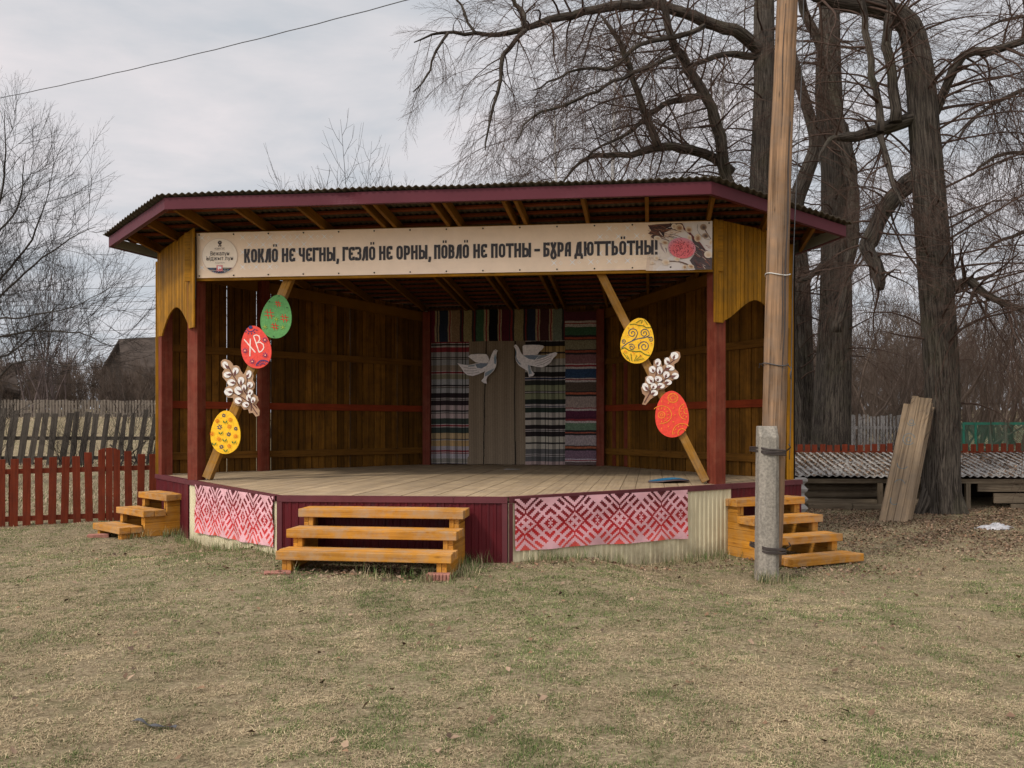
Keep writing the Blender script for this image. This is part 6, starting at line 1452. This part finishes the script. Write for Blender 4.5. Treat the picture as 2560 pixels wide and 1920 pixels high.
def lawn():
    n = 1350000; t = rng.random(n); y = 3.4 * (17.5 / 3.4) ** (t ** .92); x = (rng.random(n) * 2 - 1) * (.64 * y + .9)
    clump = noise2(x, y, 11, 1) + .8 * noise2(x, y, 27, 2) + .5 * noise2(x, y, 3.2, 6); keep = rng.random(n) < np.clip(.68 + 1.1 * clump, .10, 1)
    keep &= ~inpoly(x, y, [p * 1.0 for p in PLAT]); sh = (x > 4.8) & (y > 12.6 - .15 * (x - 6)); keep &= ~(sh & (rng.random(n) < .82)); keep &= ~((y > 17.6) & (x > 4))
    x, y = x[keep], y[keep]; n = len(x)
    g = noise2(x, y, 1.1, 3) * .9 + noise2(x, y, 4.0, 4) * .9 + noise2(x, y, 12, 5) * .9 + noise2(x, y, 31, 7) * .6; pg = np.clip(.47 + .72 * g, .10, .92); green = rng.random(n) < pg
    ton = 1 + .28 * noise2(x, y, 6, 13) + .22 * noise2(x, y, 1.7, 14)
    s_ = (rng.uniform(.6, 1.25, n) * np.clip(ton, .55, 1.4))[:, None]; straw = np.array([.465, .365, .22]) * s_; strb = np.array([.30, .22, .13]) * s_; gr = np.array([.085, .125, .036]) * s_; gr2 = np.array([.20, .225, .085]) * s_
    m = (rng.random(n) < .38)[:, None]; c = np.where(green[:, None], np.where(m, gr2, gr), np.where(m, strb, straw)); cols = np.concatenate([c, np.ones((n, 1))], 1)
    ln = np.where(green, rng.uniform(.012, .034, n), rng.uniform(.016, .048, n)); wd = rng.uniform(.0018, .0036, n) * np.clip(y / 6, 1, 2.2); up = rng.random(n) < .10
    tilt = np.where(green | up, rng.uniform(.4, 1.2, n), rng.uniform(1.35, 1.62, n))
    blades('grass', 'short dry lawn grass, straw coloured with green patches', x, y, ln, wd, tilt, cols)
    # longer fresh tufts against the skirt, the steps and the pole
    xs, ys = [], []
    def along(p, q, k, off=(.03, .3)):
        d = (q - p); nn = V2(d.y, -d.x).normalized(); nn = nn if nn.dot(-p) > 0 else -nn
        for _ in range(k):
            c0 = p + d * random.random() + nn * random.uniform(*off); m = random.randint(6, 26)
            xs.extend(c0.x + np.random.default_rng(int(random.random() * 1e9)).normal(0, .035, m)); ys.extend(c0.y + np.random.default_rng(int(random.random() * 1e9)).normal(0, .035, m))
    along(A, EL, 55); along(B_, ER, 60); along(A, B_, 16, (.02, .15)); along(V2(-2.6, 9.1), V2(-.5, 8.95), 14, (.0, .2)); along(V2(-.55, 9.0), V2(-.4, 9.8), 14, (-.1, .1)); along(V2(2.8, 10.2), V2(3.2, 10.2), 16, (-.05, .15)); along(V2(-5.6, 12.9), V2(-4.9, 13.5), 16, (-.1, .15))
    x, y = np.array(xs), np.array(ys); n = len(x); s_ = rng.uniform(.7, 1.2, n)[:, None]; c = np.where((rng.random(n) < .6)[:, None], np.array([.10, .14, .045]) * s_, np.array([.36, .29, .17]) * s_)
    blades('tall_grass', 'longer green and straw grass tufts along the foot of the stage', x, y, rng.uniform(.06, .2, n), rng.uniform(.004, .006, n), rng.uniform(.1, .95, n), np.concatenate([c, np.ones((n, 1))], 1))
    # rough dry grass beyond the left fence
    n = 60000; y = rng.uniform(16, 46, n); x = -y * rng.uniform(.36, .68, n); c = np.where((rng.random(n) < .12)[:, None], np.array([.12, .15, .06]), np.array([.38, .30, .20])) * rng.uniform(.7, 1.2, n)[:, None]
    blades('field_grass', 'pale dry field grass behind the left fences', x, y, rng.uniform(.04, .13, n), rng.uniform(.006, .014, n), rng.uniform(.6, 1.4, n), np.concatenate([c, np.ones((n, 1))], 1))
lawn()
def litter(name, label, x, y, z, sz):
    n = len(x); an = rng.uniform(0, 6.283, n); tl = rng.normal(0, .45, n); U = np.stack([np.cos(an), np.sin(an), tl * .6], -1); Vv = np.stack([-np.sin(an), np.cos(an), rng.normal(0, .4, n)], -1); C = np.stack([x, y, z + sz * .25], -1); s_ = sz[:, None]; up = np.array([0, 0, 1.0])
    P = [C - U * s_ * .6, C - U * s_ * .1 + Vv * s_ * .42 + up * s_ * .2, C + U * s_ * .6 + up * s_ * .15, C - U * s_ * .1 - Vv * s_ * .42 + up * s_ * .25]
    V = np.stack(P, 1).reshape(-1, 3); b = np.arange(n)[:, None] * 4; base = np.array([[.21, .125, .072], [.145, .088, .055], [.30, .205, .135], [.10, .066, .045]])[rng.integers(0, 4, n)] * rng.uniform(.75, 1.2, n)[:, None]
    o = mesh_np(name, V, [b + np.array([0, 1, 2]), b + np.array([0, 2, 3])], M_LEAF, cols=np.repeat(np.concatenate([base, np.ones((n, 1))], 1), 4, 0)); return tag(o, label, 'leaves', None, 'stuff')
def strap():
    mb = MB(); pts = []
    for i in range(22):
        t = i / 21; x, y = -2.02 + .27 * t, 4.68 - .10 * t + .02 * math.sin(t * 9); pts.append(Vector((x, y, tzf(x, y) + .022 + .006 * math.sin(t * 14))))
    for i in range(21):
        w = Vector((.12, .99, .4 * math.sin(i * .7))).normalized() * .010; a_, b_ = pts[i], pts[i + 1]; mb.para(a_ - w, b_ - a_, w * 2, Vector((0, 0, .002)))
    tag(mb.build('strap', M_CABLE), 'dark twisted strip of cloth lying in the lawn at lower left', 'strap')
strap()
def leaves():
    n = 60000; x = rng.uniform(4.2, 13, n); y = rng.uniform(11.2, 18.2, n); k = rng.random(n) < np.clip((y - 11.6 + .25 * (x - 6) + .7 * noise2(x, y, 1.5, 8)) / 2.2, .0, 1) * np.clip(.75 + noise2(x, y, 4, 9), .25, 1); x, y = x[k], y[k]
    litter('leaf_litter', 'brown fallen leaves covering the ground before the low shed', x, y, tz(x, y), rng.uniform(.016, .042, len(x)))
    xa, ya = rng.normal(-1.5, .55, 520), rng.normal(9.15, .22, 520); xb, yb = rng.normal(4.1, .7, 420), rng.normal(10.9, .35, 420); xc, yc = rng.uniform(-6, 6, 900), rng.uniform(4, 13, 900); xd = rng.uniform(-.2, 4, 250); yd = 9.75 + xd * .62 + rng.uniform(-.3, .1, 250)
    x = np.concatenate([xa, xb, xc, xd]); y = np.concatenate([ya, yb, yc, yd]); k = ~inpoly(x, y, PLAT); x, y = x[k], y[k]
    litter('scattered_leaves', 'dry leaves scattered on the lawn and under the steps', x, y, tz(x, y) + .008, rng.uniform(.018, .05, len(x)))
    n = 22000; sx = rng.uniform(0, SH.len, n); t = rng.random(n); k = rng.random(n) < np.clip(.25 + .75 * t + .5 * noise2(sx, t * 3, 3, 12), .05, 1); sx, t = sx[k], t[k]; sx = np.round(sx / .148 - .5) * .148 + .074 + rng.normal(0, .025, len(sx))
    nn = .1 - 2.0 * t; z = .575 + .41 * t + .006; x = SH.o.x + SH.d.x * sx + SH.n.x * nn; y = SH.o.y + SH.d.y * sx + SH.n.y * nn
    litter('roof_leaves', 'brown leaves lying in the grooves of the slate roof', x, y, z, rng.uniform(.02, .05, len(x)))
leaves()
